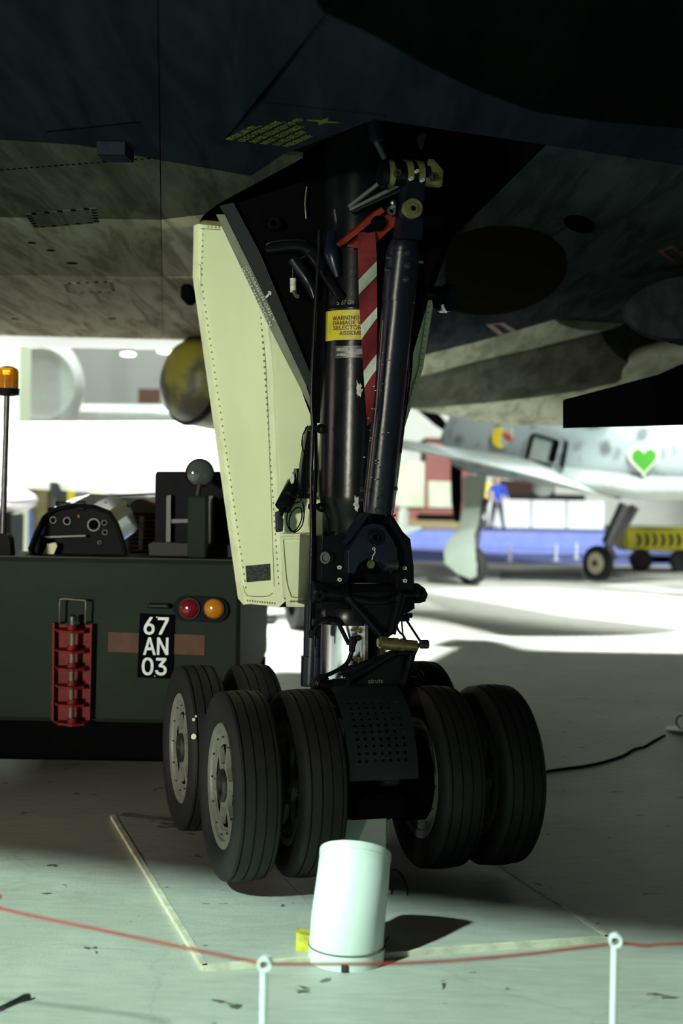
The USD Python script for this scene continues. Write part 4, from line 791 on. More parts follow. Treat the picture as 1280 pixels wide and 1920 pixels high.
part(TUG, 'pin_head', [lathe([(0, 0), (0, .018), (.02, .018), (.03, .008), (.03, 0)], TY(136, 1164, -.085), ZV, 16), disc(TY(133, 1362, -.085), ZV, .016, .012)], M['darksteel'], 35)
part(TUG, 'guard_loop', tube([TY(112, 1168, -.01), TY(112, 1166, -.06), TY(112, 1130, -.065), TY(113, 1124, -.065), TY(120, 1123, -.065), TY(153, 1125, -.065), TY(160, 1126, -.065), TY(161, 1132, -.065), TY(160, 1166, -.06), TY(160, 1168, -.01)], .0055, 10), M['pinsteel'], 40, 'worn wire guard loop')
part(TUG, 'guard_backing', ty([(114, 1126), (159, 1128), (158, 1166), (114, 1165)], -.004, 0), M['tug'], False)
part(TUG, 'rust_strip', ty([(203, 1185), (384, 1191), (383, 1229), (202, 1222)], -.004, .0), M['rust'], False, 'rust-brown painted strip')
npl = sub(TUG, 'number_plate', 'black number plate reading 67 AN 03')
part(npl, 'plate', ty([(262, 1150), (327, 1153), (323, 1273), (257, 1270)], -.012, -.004), M['plateblack'], False)
exT, eyT = A([1., 0, 0]), A([0, 0, 1.])
for s, x, y in (('67', 293, 1190), ('AN', 292, 1228), ('03', 289, 1266)):
    m = text(s, TY(293, 1157, -.0125)[2] - TY(293, 1188, -.0125)[2], TY(x, y - 1, -.0125), exT, eyT, .0015, True); 
    c = m.vertices[:, 0].mean(); w_ = m.bounds[1][0] - m.bounds[0][0]; m.vertices[:, 0] = c + (m.vertices[:, 0] - c) * ((TY(317, y)[0] - TY(270, y)[0]) / w_); part(npl, 'characters', m, M['platewhite'], False, 'white characters')
for x, y in ((294, 1157), (290, 1268)): part(npl, 'plate_screw', disc(TY(x, y, -.012), (0, -1, 0), .004, .002, 8), M['brass'], False)
part(TUG, 'plate_lamp', [box(TY(298, 1136, -.02), (.105, .04, .024), bev=.006), box(TY(298, 1136, -.04), (.08, .01, .016), bev=.003)], M['tugdark'], False)
lc = TY(377, 1141, 0); pr = sg.LineString([(-.072, 0), (.072, -.004)]).buffer(.062)
m = trimesh.creation.extrude_polygon(pr, .02, engine='earcut'); v = m.vertices.copy(); m.vertices = lc + v[:, :1] * exT + v[:, 1:2] * eyT - v[:, 2:] * A([0, 1., 0]); m.invert(); part(TUG, 'light_bezel', m, M['seatblack'], 30)
for nm_, x, mt in (('tail_light', 355, 'redlens'), ('indicator_light', 401, 'amberlens')):
    c = TY(x, 1141, -.02); part(TUG, nm_, lathe([(0, .0), (0, .048), (.012, .046), (.022, .034), (.026, .014), (.027, 0)][::1], c, (0, -1, 0), 36), M[mt], True, 'red round tail light' if x < 380 else 'amber round indicator light')
    part(TUG, 'light_rim', lathe([(0, .046), (0, .054), (.012, .052), (.012, .046)], c, (0, -1, 0), 36), M['tugdark'], 35)
# driving position
hb = YT + .55
def hy(px, o0, o1): return prism([at(x, y, YT + o0) for x, y in px], (0, o1 - o0, 0))
face = [(60, 1042), (56, 1030), (68, 1000), (82, 972), (100, 957), (135, 949), (175, 951), (205, 962), (219, 984), (230, 1016), (236, 1044)]
part(TUG, 'instrument_cowl', hy(face, .52, .56), M['seatblack'], 30)
sh = [(x, y - 1) for x, y in face[2:-1]]
part(TUG, 'cowl_shell', [prism([at(*sh[i], YT + .50), at(*sh[i + 1], YT + .50), at(*sh[i + 1], YT + .50) + A([0, .55, .05]), at(*sh[i], YT + .50) + A([0, .55, .05])], (0, 0, .012)) for i in range(len(sh) - 1)], M['glosswhite'], False, 'white top shell of the cowl')
part(TUG, 'cowl_edge', tube([at(x, y - 1, YT + .50) for x, y in face], .012, 8), M['seatblack'], 40)
for x, y, r in ((100, 975, .018), (126, 977, .020), (176, 984, .034), (196, 980, .014), (197, 998, .014), (187, 1017, .010)):
    gd = sub(TUG, 'gauge'); part(gd, 'gauge_bezel', ring(at(x, y, YT + .52), (0, -1, 0), r * .8, r, .012, 22), M['bezel'], 35); part(gd, 'gauge_glass', disc(at(x, y, YT + .52), (0, -1, 0), r * .8, .006, 22), M['plateblack'], 35)
part(TUG, 'warning_light', ball(at(148, 968, YT + .51), .008), M['amberlens'], True, 'small orange warning light')
part(TUG, 'cowl_shelf', hy([(78, 1006), (160, 1003), (160, 1006), (78, 1009)], .47, .53), M['bezel'], False)
part(TUG, 'tag', hy([(88, 1020), (104, 1017), (107, 1024), (98, 1044), (80, 1040)], .45, .455), M['cream'], False, 'cream paper tag')
for q_ in [box(at(152, 948, YT + .52), (.05, .04, .05), bev=.008), rod(at(105, 944, YT + .6), at(140, 946, YT + .6), .012), rod(at(165, 944, YT + .7), at(200, 946, YT + .7), .012), rod(at(90, 955, YT + .55), at(112, 953, YT + .55), .01)]: part(TUG, 'cowl_knob', q_, M['tugdark'], 35)
part(TUG, 'mirror_base', hy([(0, 1000), (14, 1002), (18, 1012), (20, 1044), (-6, 1044)], .10, .2), M['seatblack'], 30)
part(TUG, 'floor_knob', ball(at(58, 1047, YT + .3), .05, (1, 1, .5)), M['tugdark'])
part(TUG, 'beacon_pole', rod(at(4, 1046, YT + .12), at(13, 742, YT + .12), .014, 18), M['darksteel'], 35)
bc = at(14, 742, YT + .12)
part(TUG, 'beacon_base', lathe([(0, .0), (0, .03), (.004, .055), (.035, .058), (.035, 0)], bc, ZV, 36), M['seatblack'], 35)
part(TUG, 'beacon_lens', lathe([(.035, .052), (.12, .052), (.135, .045), (.145, .02), (.146, 0)], bc, ZV, 40), M['amber'], 40, 'orange beacon lens')
part(TUG, 'beacon_core', [lathe([(.035, 0), (.035, .018), (.10, .018), (.10, 0)], bc, ZV, 20)], M['brass'], 35)
# seat back, worklamp and its post, ribbed bonnet
part(TUG, 'seat_back', hy([(291, 890), (294, 884), (420, 884), (428, 892), (432, 1044), (290, 1030)], .62, .72), M['seatblack'], 30, 'black seat back')
part(TUG, 'seat_frame', [hy([(312, 930), (320, 928), (319, 1040), (311, 1040)], .57, .60), hy([(391, 930), (399, 930), (401, 1040), (392, 1040)], .57, .60), hy([(312, 974), (399, 972), (399, 979), (312, 981)], .58, .61)], M['bezel'], False)
part(TUG, 'seat_base', hy([(278, 1020), (286, 1016), (440, 1022), (440, 1048), (280, 1048)], .50, .75), M['tugdark'], 30)
part(TUG, 'lamp_post', zbox(at(352, 1045, YT + .3)[0], at(388, 1045, YT + .3)[0], YT + .26, YT + .36, zt, at(370, 930, YT + .3)[2], .01), M['tug'], 30)
wl = at(381, 888, YT + .3)
part(TUG, 'lamp_neck', rod(at(371, 932, YT + .3), at(374, 908, YT + .3), .02), M['tugdark'])
part(TUG, 'worklamp_shell', lathe([(-.10, 0), (-.09, .04), (-.05, .066), (0, .074), (.006, .074), (.006, .066)], wl + A([-.02, .02, .003]), A([.25, -1, 0]), 40), M['seatblack'], 40)
part(TUG, 'worklamp_glass', lathe([(-.004, .068), (.010, .052), (.018, .025), (.020, 0)], wl + A([-.018, .012, .003]), A([.25, -1, 0]), 40), usdkit.material(stage, '/World/Looks/lamp_glass', {'p': ('principled_bsdf', {'base_color': (.05, .065, .06), 'roughness': .08, 'coat_weight': .5})}, [], surface='p.BSDF'), True, 'round glass of the worklamp')
part(TUG, 'bonnet', hy([(240, 1046), (239, 955), (246, 942), (258, 936), (300, 936), (300, 1046)], 1.4, 2.6), M['ochre'], 30, 'ochre ribbed bonnet')
for k in range(10): part(TUG, 'bonnet_slat', hy([(243, 962 + k * 8), (298, 962 + k * 8), (298, 965 + k * 8), (243, 965 + k * 8)], 1.37, 1.40), M['tugdark'], False)
part(TUG, 'bonnet_bar', hy([(262, 968), (269, 968), (266, 1030), (259, 1030)], 1.33, 1.37), M['scuff'], False)
part(TUG, 'windscreen_frame', [hy([(208, 946), (242, 946), (242, 950), (208, 950)], 1.0, 1.03), hy([(190, 928), (290, 924), (290, 928), (190, 931)], 2.2, 2.23)], M['tugdark'], False)
# ================================================================== THE FIGHTER ON ITS WHEELS
M['fgrey'] = mat('leg_cover_grey', (.10, .125, .10), (.12, .14, .115), .5, scale=2)
M['fsky'] = mat('fighter_pale_blue', (.27, .31, .30), (.33, .365, .35), .4, scale=1.6)
def mottle():
    N = {'g': ('geometry', {}), 'v': ('voronoi_texture', {'scale': 2.6, 'randomness': 1}), 'n': ('noise_texture', {'scale': 4., 'detail': 4}), 'a': ('mix', {'mix_type': 'linear_light', 'fac': .12}), 'r': ('rgb_ramp', {'ramp': [(.20, (.11, .125, .13)), (.44, (.26, .305, .315))]}), 'p': ('principled_bsdf', {'roughness': .45})}
    return usdkit.material(stage, '/World/Looks/fighter_mottle', N, [('g.position', 'a.color1'), ('n.color', 'a.color2'), ('a.color', 'v.vector'), ('v.distance', 'r.fac'), ('r.color', 'p.base_color')], surface='p.BSDF')
M['mottle'] = mottle()
M['green'] = mat('heart_green', (.035, .20, .016), rough=.6); M['heartwhite'] = mat('heart_white', (.42, .44, .36), rough=.6)
M['vyellow'] = mat('vivid_yellow', (.78, .60, .02), rough=.5); M['vred'] = mat('vivid_red', (.55, .06, .04), rough=.5)
hd, tk = A([-.62, .785, 0.]), A([.785, .62, 0.])
FC = A([3.40, 25.6, 0])
F = thing('fighter_aircraft', 'pale mottled propeller fighter with a green heart on its side, standing beyond the gear', 'aircraft', FC)
def fz(s): return 2.50 + .072 * s
def fst(s, rw, rh, dz=0): return (FC + hd * s + A([0, 0, fz(s) + dz]), rw, rh)
body('fuselage', [fst(1.78, .50, .50), fst(1.70, .60, .60), fst(1.3, .66, .66), fst(.5, .66, .68), fst(-.3, .58, .70, -.04), fst(-1.2, .50, .66, -.04), fst(-2.6, .40, .52), fst(-4.2, .27, .38, .05), fst(-6.2, .08, .24, .1)], M['mottle'], 40, parent=F)
body('spinner', [fst(1.80, .30, .30), fst(2.0, .27, .27), fst(2.25, .15, .15), fst(2.36, .02, .02)], M['flatblack'], 28, parent=F)
part(F, 'cowl_ring', lathe([(0, .44), (0, .55), (.06, .50), (.06, .44)], fst(1.76, 0, 0)[0], hd, 36), M['pinkish'] if 'pinkish' in M else M['heartwhite'], 35)
nc = fst(1.95, 0, 0)[0]
for a in (150, 30, 268):
    u_ = tk * math.cos(math.radians(180 - a)) + ZV * math.sin(math.radians(a)); pv = np.cross(hd, u_)
    part(F, 'propeller_blade', prism([nc + u_ * .2 + pv * .06, nc + u_ * .6 + pv * .13, nc + u_ * 1.2 + pv * .12, nc + u_ * 1.6 + pv * .04, nc + u_ * 1.6 - pv * .04, nc + u_ * 1.2 - pv * .10, nc + u_ * .6 - pv * .10, nc + u_ * .2 - pv * .06], hd * .05 + pv * .02), M['flatblack'], False)
def wing_sec(le, te, th):
    c = te - le; o = []
    for t, h in ((0, 0), (.03, .35), (.12, .75), (.3, 1), (.6, .75), (1, .06), (1, -.06), (.6, -.5), (.3, -.7), (.12, -.5), (.03, -.25)): o.append(le + c * t + ZV * h * th * np.linalg.norm(c))
    return o
def fwing(sgn):
    secs = []
    for s in (0.0, .8, 1.8, 3.1, 4.4, 5.0, 5.2):
        ch = 2.15 - .19 * s if s < 4.9 else (1.0 if s < 5.1 else .4); le = FC - sgn * tk * s + hd * (.05 - .05 * s) + ZV * (2.17 + .062 * s); te = le - hd * ch * .97 + ZV * (-.60 + .1 * min(s, 4) * .9) * (ch / 2); secs.append(wing_sec(le, te, .065))
    n = len(secs[0]); Vv = [p for q in secs for p in q]; Ff = []
    for i in range(len(secs) - 1):
        for j in range(n):
            a, b, c, d = i * n + j, i * n + (j + 1) % n, (i + 1) * n + (j + 1) % n, (i + 1) * n + j; Ff += [[a, b, c], [a, c, d]]
    for e0_, e1_ in ((0, n), ((len(secs) - 1) * n, len(secs) * n)):
        for j in range(1, n - 1): Ff.append([e0_, e0_ + j, e0_ + j + 1])
    m = trimesh.Trimesh(A(Vv), A(Ff), process=False); m.fix_normals(); return m
body('wing_fillet', [(FC - hd * .2 + ZV * 2.05, .6, .25), (FC - hd * 1.6 + ZV * 1.84, .62, .24), (FC - hd * 2.8 + ZV * 1.72, .5, .22), (FC - hd * 4.2 + ZV * 1.72, .3, .16), (FC - hd * 5.2 + ZV * 1.9, .1, .06)], M['fsky'], 30, parent=F)
part(F, 'wing', fwing(1), M['fsky'], 30); part(F, 'wing', fwing(-1), M['fsky'], 30)
# side markings, a few millimetres proud of the skin on the near side
def fy(px, Y0, t, mt, nm_, lab=None): return part(F, nm_, prism([at(x, y, Y0) if np.ndim(Y0) == 0 else at(x, y, Y0[0] + (x - Y0[1]) * Y0[2]) for x, y in px], -tk * t), M[mt], False, lab)
# plane of the near side: passes the heart, runs along hd
sd0 = FC - tk * .45
def SP_(x, y, off=0.0): d = ray(x, y); o = sd0 - tk * off; return CAM + d * (((o - CAM) @ tk) / (d @ tk))
def sp(px, o, t): return prism([SP_(x, y, o) for x, y in px], -tk * t)
ht = []
for t in np.linspace(0, 2 * math.pi, 40, endpoint=False):
    hx = 16 * math.sin(t) ** 3; hyv = 13 * math.cos(t) - 5 * math.cos(2 * t) - 2 * math.cos(3 * t) - math.cos(4 * t); ht.append((hx, -hyv))
part(F, 'heart_border', sp([(1208 + x * 1.86, 860 + y * 2.02) for x, y in ht], -.02, .03), M['heartwhite'], False, 'white border of the heart emblem')
part(F, 'heart', sp([(1208 + x * 1.42, 861 + y * 1.56) for x, y in ht], .012, .01), M['green'], False, 'green heart emblem')
part(F, 'nose_emblem', sp([(924, 815), (931, 803), (944, 800), (960, 801), (962, 812), (957, 828), (946, 840), (934, 839), (925, 830)], .23, .02), M['heartwhite'], False, 'white shield emblem on the nose')
part(F, 'emblem_edge', sp([(923, 818), (928, 803), (942, 800), (940, 812), (936, 830), (942, 841), (932, 839), (924, 830)], .255, .01), M['vyellow'], False, 'yellow edge of the nose emblem')
for k in range(2): part(F, 'emblem_stripe', sp([(942 + 9 * k, 812 + 2 * k), (946 + 9 * k, 809 + 2 * k), (955 + 6 * k, 822 + 3 * k), (951 + 6 * k, 825 + 3 * k)], .255, .01), M['vred'], False, 'red emblem stripe')
part(F, 'vent_panel', sp([(988, 822), (1000, 812), (1052, 826), (1042, 870), (980, 858)], .14, .02), M['fsky'], False)
for q in ([(984, 860), (996, 814), (1002, 816), (990, 862)], [(1028, 864), (1038, 826), (1050, 830), (1040, 868)], [(1050, 872), (1060, 826), (1066, 828), (1056, 884)], [(996, 814), (1004, 812), (1050, 826), (1046, 830)]): part(F, 'exhaust_slot', sp(q, .165, .02), M['flatblack'], False, 'black exhaust slot')
part(F, 'canopy', ball(fst(-1.6, 0, 0)[0] + ZV * .62, 1.0, (.34, .8, .32)).apply_transform(np.eye(4)), M['fsky'], 40)
part(F, 'tail_fin', prism([fst(-5.2, 0, 0)[0], fst(-6.3, 0, 0)[0], fst(-6.3, 0, 0)[0] + ZV * 1.3, fst(-5.7, 0, 0)[0] + ZV * 1.3], tk * .08), M['fsky'], False)
part(F, 'tailplane', [prism([fst(-5.1, 0, 0)[0] + s * tk * .05 + ZV * .2, fst(-6.0, 0, 0)[0] + s * tk * .05 + ZV * .2, fst(-6.0, 0, 0)[0] + s * tk * 1.7 + ZV * .22, fst(-5.5, 0, 0)[0] + s * tk * 1.7 + ZV * .22], ZV * .06) for s in (-1, 1)], M['fsky'], False)
tw = fst(-5.6, 0, 0)[0]; part(F, 'tail_wheel', [lathe([(-.06, 0), (-.06, .13), (.06, .13), (.06, 0)], A([tw[0], tw[1], .13]), tk, 24), rod(A([tw[0], tw[1], .14]), tw - ZV * .1, .05)], M['rubber'])
# undercarriage
YL = 24.1
part(F, 'leg_cover', yp([(868, 893), (910, 888), (903, 935), (897, 978), (889, 1002), (894, 1080), (882, 1086), (858, 1076), (833, 1056), (832, 1032), (840, 1012), (860, 992), (868, 950)], YL, .06), M['fgrey'] if 'fgrey' in M else M['fsky'], False, 'grey-green wheel leg cover')
part(F, 'gear_leg', [rod(at(905, 890, YL + .35), at(889, 1040, YL + .35), .07), rod(at(914, 935, YL + .3), at(897, 975, YL + .3), .05)], M['darksteel'])
for cx, cy, Y in ((884, 1061, YL + .28), (1121, 1045, 26.3)):
    c = at(cx, cy, Y); c[2] = .335; w = sub(F, 'wheel')
    part(w, 'tyre', lathe([(-.07, .2), (-.09, .24), (-.09, .28), (-.06, .325), (0, .335), (.06, .325), (.09, .28), (.09, .24), (.07, .2)], c, tk, 44), M['rubber'], 35)
    part(w, 'hub', [lathe([(-.075, 0), (-.075, .19), (-.055, .21), (.055, .21), (.075, .19), (.075, 0)], c, tk, 36)], M['cream'], 35, 'cream wheel hub')
    part(w, 'hub_cap', lathe([(-.12, 0), (-.12, .05), (-.05, .06), (.05, .06), (.1, .05), (.1, 0)], c, tk, 24), M['darksteel'], 35)
part(F, 'gear_leg', [rod(at(1172, 946, 26.0), at(1138, 1020, 26.1), .12), rod(at(1190, 950, 26.2), at(1160, 1000, 26.2), .09), rod(at(1138, 1018, 26.1), at(1150, 1048, 26.2), .07)], M['gearleg'] if 'gearleg' in M else M['darksteel'])
part(F, 'belly_tank', ball(FC - hd * .3 + A([0, 0, 1.72]), .2, (1, 1, .9)), M['fsky'])
# drip tray under the fighter
tq = [zp(938, 1078, 0), zp(1088, 1078, 0), zp(1092, 1090, 0), zp(935, 1086, 0)]; 
single('drip_tray', prism(tq, (0, 0, .06)), M['tugdark'], 'low dark drip tray on the floor under the fighter', 'tray', smooth=False)
# ================================================================== FAR HALL, RIGHT: carpet, platform, panels, hut, visitor, trolley
single('floor_carpet', zbox(1.2, 20, 33.5, 44.0, 0, .012), M['carpet'], 'blue carpet laid on the floor beyond the fighter', 'carpet', smooth=False)
single('display_platform', zbox(-.5, 22, 44.0, 62, 0, .5, .02), M['carpet'], 'long raised blue carpeted platform across the hall', 'platform', smooth=False)
for k, (x0, x1) in enumerate([(4.35, 5.6), (5.66, 6.9), (6.96, 8.2), (8.26, 9.6)]):
    single('display_screen', zbox(x0, x1, 52, 52.15, .5, 1.52, .01), M['white'], ['first white display panel, behind the visitor in blue', 'second white display panel on the blue platform', 'third white display panel on the blue platform', 'last white display panel, furthest right on the platform'][k], 'screen', 'white panels on the platform', smooth=False)
single('dark_bench', zbox(6.2, 9.0, 52.6, 53.0, .5, 1.75, .02), M['tugdark'], 'dark display case top showing above the white panels', 'case', smooth=False)
for k, (px, Y) in enumerate([((956, 1045), 34.5), ((1042, 1045), 35.0), ((1080, 1048), 36.5)]):
    b = at(px[0], px[1], Y); b[2] = 0; th = thing('far_post', ['thin white post at the carpet edge, left of three', 'thin white post at the carpet edge, middle of three', 'thin white post at the carpet edge, right of three'][k], 'post', b, 'thin posts along the carpet')
    part(th, 'rod', rod(b, b + ZV * .42, .03, 10), M['post']); part(th, 'foot', disc(b, ZV, .12, .02, 16), M['post'])
M['brickred'] = usdkit.material(stage, '/World/Looks/hut_brick', {'g': ('geometry', {}), 'mp': ('mapping', {'rotation': (1.5708, 0, 0)}), 'b': ('brick_texture', {'scale': 4, 'color1': (.16, .045, .035), 'color2': (.12, .035, .03), 'mortar': (.20, .09, .07), 'mortar_size': .012}), 'p': ('principled_bsdf', {'roughness': .8})}, [('g.position', 'mp.vector'), ('mp.vector', 'b.vector'), ('b.color', 'p.base_color')], surface='p.BSDF')
HUT = thing('brick_hut', 'brown brick display hut with white notice boards on the platform', 'hut', at(800, 995, 45.5))
hx0, hx1, hxm = at(690, 900, 45.5)[0], at(884, 900, 45.5)[0], at(797, 900, 45.5)[0]
M['posterboard'] = mat('poster_cream', (.34, .36, .26), (.28, .30, .20), .7, scale=.9)
part(HUT, 'hut_wall', zbox(hxm, hx1, 45.5, 48.5, .5, 3.36), M['brickred'], False)
part(HUT, 'low_wall', zbox(hx0, hxm, 45.5, 46.0, .5, 1.26), M['brickred'], False)
part(HUT, 'hut_plinth', zbox(hx0 - .05, hx1 + .02, 45.3, 48.6, .5, .80, .03), M['ochre'], False, 'ochre plinth')
part(HUT, 'vent_strip', zbox(at(782, 980, 45.4)[0], at(850, 980, 45.4)[0], 45.40, 45.5, .84, 1.0), M['flatblack'], False)
part(HUT, 'hut_roof', zbox(hxm - .03, hx1 + .05, 45.4, 48.6, 3.36, 3.44), M['rust'], False)
def standee(nm, px, Y, t, mt, lab, cat__):
    q = [at(x, y, Y) for x, y in px]; xm = sum(p[0] for p in q) / len(q); zb_ = .5 if 44 < Y < 62 else 0
    th = thing(nm, lab, cat__, A([xm, Y + t, zb_])); part(th, 'panel', yp(px, Y, t), M[mt], False)
    w_ = (max(p[0] for p in q) - min(p[0] for p in q)) * .3; part(th, 'pole', rod(A([xm, Y + t + .04, zb_]), A([xm, Y + t + .04, sum(p[2] for p in q) / len(q)]), .04, 12), M['tugdark']); part(th, 'foot', zbox(xm - .3, xm + .3, Y + t - .2, Y + t + .3, zb_, zb_ + .04), M['tugdark'], False)
single('notice_board', yp([(745, 864), (796, 866), (795, 951), (745, 950)], 45.38, .08), M['posterboard'], 'large cream notice board on the brown brick hut', 'board', smooth=False)
single('notice_board', yp([(803, 902), (848, 903), (847, 952), (803, 951)], 45.42, .06), M['posterboard'], 'small cream notice board right of the large one on the brick hut', 'board', smooth=False)
standee('red_banner', [(880, 800), (935, 800), (900, 845), (868, 852), (850, 830)], 50, .1, 'vred', 'red banner seen beyond the nose of the fighter', 'banner')
standee('orange_banner', [(920, 898), (1040, 905), (1040, 935), (945, 930)], 58, .1, 'rust', 'orange-brown display backdrop under the fighter wing', 'backdrop')
standee('cream_sign', [(898, 905), (926, 905), (924, 930), (906, 938)], 49, .08, 'vyellow', 'yellow display sign left of the visitor', 'sign')
# white tail fin table behind the leg
tb = at(745, 1000, 19.5); TB = thing('missile_trolley', 'white finned object showing behind the right of the leg', 'missile', A([tb[0] - .25, tb[1], 0]))
part(TB, 'fin', yp([(690, 986), (788, 987), (790, 991), (765, 1000), (740, 1012), (690, 1012)], 19.5, .06), M['white'], False)
part(TB, 'nose', lathe([(0, 0), (0, .075), (.18, .075), (.24, .05), (.27, 0)], at(757, 986, 19.5) + A([0, .03, 0]), ZV, 24), M['white'])
part(TB, 'body_tube', rod(A([tb[0] - .35, tb[1] + .1, 1.0]), A([tb[0] - .25, tb[1] + 2.4, 1.0]), .16, 24), M['white'])
part(TB, 'cradle', zbox(tb[0] - .42, tb[0] - .22, tb[1] + .3, tb[1] + 1.9, 0, .86, .02), M['darksteel'], False)
# visitor
def person():
    Y = 47.2; f0 = A([at(931, 994, Y)[0], Y, .515]); h = 1.74; B = lambda x, y, z: f0 + A([x, y, z]) * A([h / 1.75] * 3)
    Pn = thing('person', 'visitor in a blue top and dark trousers standing legs apart', 'person', f0)
    def limb(chain):
        ms = []
        for (a, ra), (b, rb) in zip(chain[:-1], chain[1:]):
            s = m3.Manifold.sphere(ra, 20).translate(list(a)); e = m3.Manifold.sphere(rb, 20).translate(list(b)); ms.append(m3.Manifold.batch_hull([s, e]))
        return ms
    j = lambda *p: tuple(B(*p))
    parts = []
    for s in (-1, 1):
        parts += limb([(j(.07 * s, 0, .92), .095), (j(.15 * s, -.02, .50), .062), (j(.22 * s, 0, .09), .045)]) + limb([(j(.22 * s, 0, .06), .045), (j(.24 * s, -.17, .03), .032)])
        parts += limb([(j(.19 * s, 0, 1.42), .06), (j(.30 * s, -.02, 1.18), .046), (j(.20 * s, -.16, 1.02), .034), (j(.14 * s, -.22, 1.01), .036)])
        for k in range(4): parts += limb([(j(.13 * s, -.22, 1.03 - .02 * k), .011), (j(.08 * s, -.27, 1.02 - .02 * k), .009)])
        parts += limb([(j(.15 * s, -.21, 1.04), .011), (j(.13 * s, -.26, 1.07), .009)])
    parts += limb([(j(0, 0, .95), .13), (j(0, -.01, 1.15), .125), (j(0, 0, 1.36), .15)]) + limb([(j(-.15, 0, 1.41), .07), (j(.15, 0, 1.41), .07)]) + limb([(j(0, 0, 1.42), .06), (j(0, -.02, 1.55), .055)])
    parts += limb([(j(0, -.02, 1.60), .085), (j(0, -.01, 1.66), .095)]) + limb([(j(0, -.10, 1.60), .02), (j(0, -.115, 1.585), .016)])
    bd = m3.Manifold.batch_boolean(parts, m3.OpType.Add)
    m = tri(bd); v = m.vertices; f = m.faces
    bodym = trimesh.Trimesh(v, f, process=True)
    part(Pn, 'body', bodym, mat('skin_tone', (.5, .32, .24), rough=.6), True)
    def shell(a, b, grow, mt, nm_, lo_, hi_):
        q = limb(a); q = m3.Manifold.batch_boolean(q, m3.OpType.Add); part(Pn, nm_, q, mt, True)
    top = mat('blue_top', (.02, .06, .42), rough=.8); tr = mat('dark_trousers', (.03, .03, .045), rough=.9)
    q = limb([(j(0, 0, .99), .145), (j(0, -.01, 1.15), .138), (j(0, 0, 1.36), .163)]) + limb([(j(-.15, 0, 1.41), .08), (j(.15, 0, 1.41), .08)])
    for s in (-1, 1): q += limb([(j(.19 * s, 0, 1.42), .07), (j(.30 * s, -.02, 1.18), .056), (j(.23 * s, -.12, 1.06), .046)])
    part(Pn, 'top', m3.Manifold.batch_boolean(q, m3.OpType.Add), top, True)
    q = []
    for s in (-1, 1): q += limb([(j(.07 * s, 0, .93), .108), (j(.15 * s, -.02, .50), .075), (j(.22 * s, 0, .10), .06)])
    part(Pn, 'trousers', m3.Manifold.batch_boolean(q, m3.OpType.Add), tr, True)
    q = []
    for s in (-1, 1): q += limb([(j(.22 * s, 0, .06), .052), (j(.24 * s, -.18, .034), .04)])
    part(Pn, 'shoe', m3.Manifold.batch_boolean(q[:1], m3.OpType.Add), M['flatblack'], True); part(Pn, 'shoe', m3.Manifold.batch_boolean(q[1:], m3.OpType.Add), M['flatblack'], True)
    part(Pn, 'hair', ball(B(0, .02, 1.685), .105, (1, 1.02, .85)), mat('brown_hair', (.05, .03, .02), rough=.8), True)
    part(Pn, 'eyes', [ball(B(s * .035, -.108, 1.64), .012) for s in (-1, 1)], M['flatblack'], True); part(Pn, 'mouth', ball(B(0, -.10, 1.55), .02, (1, .4, .3)), mat('lips', (.4, .12, .1), rough=.6), True)
person()
# yellow trolley
YY = 30.5; yx0, yx1 = at(1172, 1030, YY)[0], at(1400, 1030, YY)[0]
TR = thing('bomb_trolley', 'yellow low trolley with dark chevrons beyond the right wheel of the fighter', 'trolley', ((yx0 + yx1) / 2, YY + .7, 0))
zt0, zt1 = at(1230, 1034, YY)[2], at(1230, 990, YY)[2]
part(TR, 'trolley_body', zbox(yx0, yx1, YY, YY + 1.3, zt0, zt1, .06), mat('trolley_yellow', (.72, .66, .03), (.62, .56, .03), .5, scale=3), 30)
for k in range(9):
    x = 1192 + k * 15; part(TR, 'chevron', [yp([(x, 1001), (x + 6, 1001), (x + 11, 1012), (x + 5, 1012)], YY - .02, .02), yp([(x + 5, 1012), (x + 11, 1012), (x + 7, 1024), (x + 1, 1024)], YY - .02, .02)], M['tugdark'], False, 'dark chevron')
for x in (yx0 + .35, yx0 + 1.2, yx1 - .4): part(TR, 'wheel', lathe([(-.08, 0), (-.08, .2), (-.05, .24), (.05, .24), (.08, .2), (.08, 0)], (x, YY + .05, .24), (0, 1, 0), 28), M['rubber'])
part(TR, 'axle_bar', zbox(yx0 + .3, yx1 - .3, YY + .2, YY + 1.1, .18, .3), M['flatblack'], False)
# dark wheel beyond the gear doors
dw = at(566, 1152, 15.6); dw[2] = .33; th = thing('trolley_wheel', 'black rubber wheel on the floor beyond the leg door', 'wheel', dw * A([1, 1, 0]))
part(th, 'tyre', lathe([(-.12, .18), (-.14, .24), (-.12, .31), (0, .33), (.12, .31), (.14, .24), (.12, .18)], dw, AV, 40), M['rubber']); part(th, 'hub', lathe([(-.1, 0), (-.1, .19), (.1, .19), (.1, 0)], dw, AV, 30), M['flatblack'])
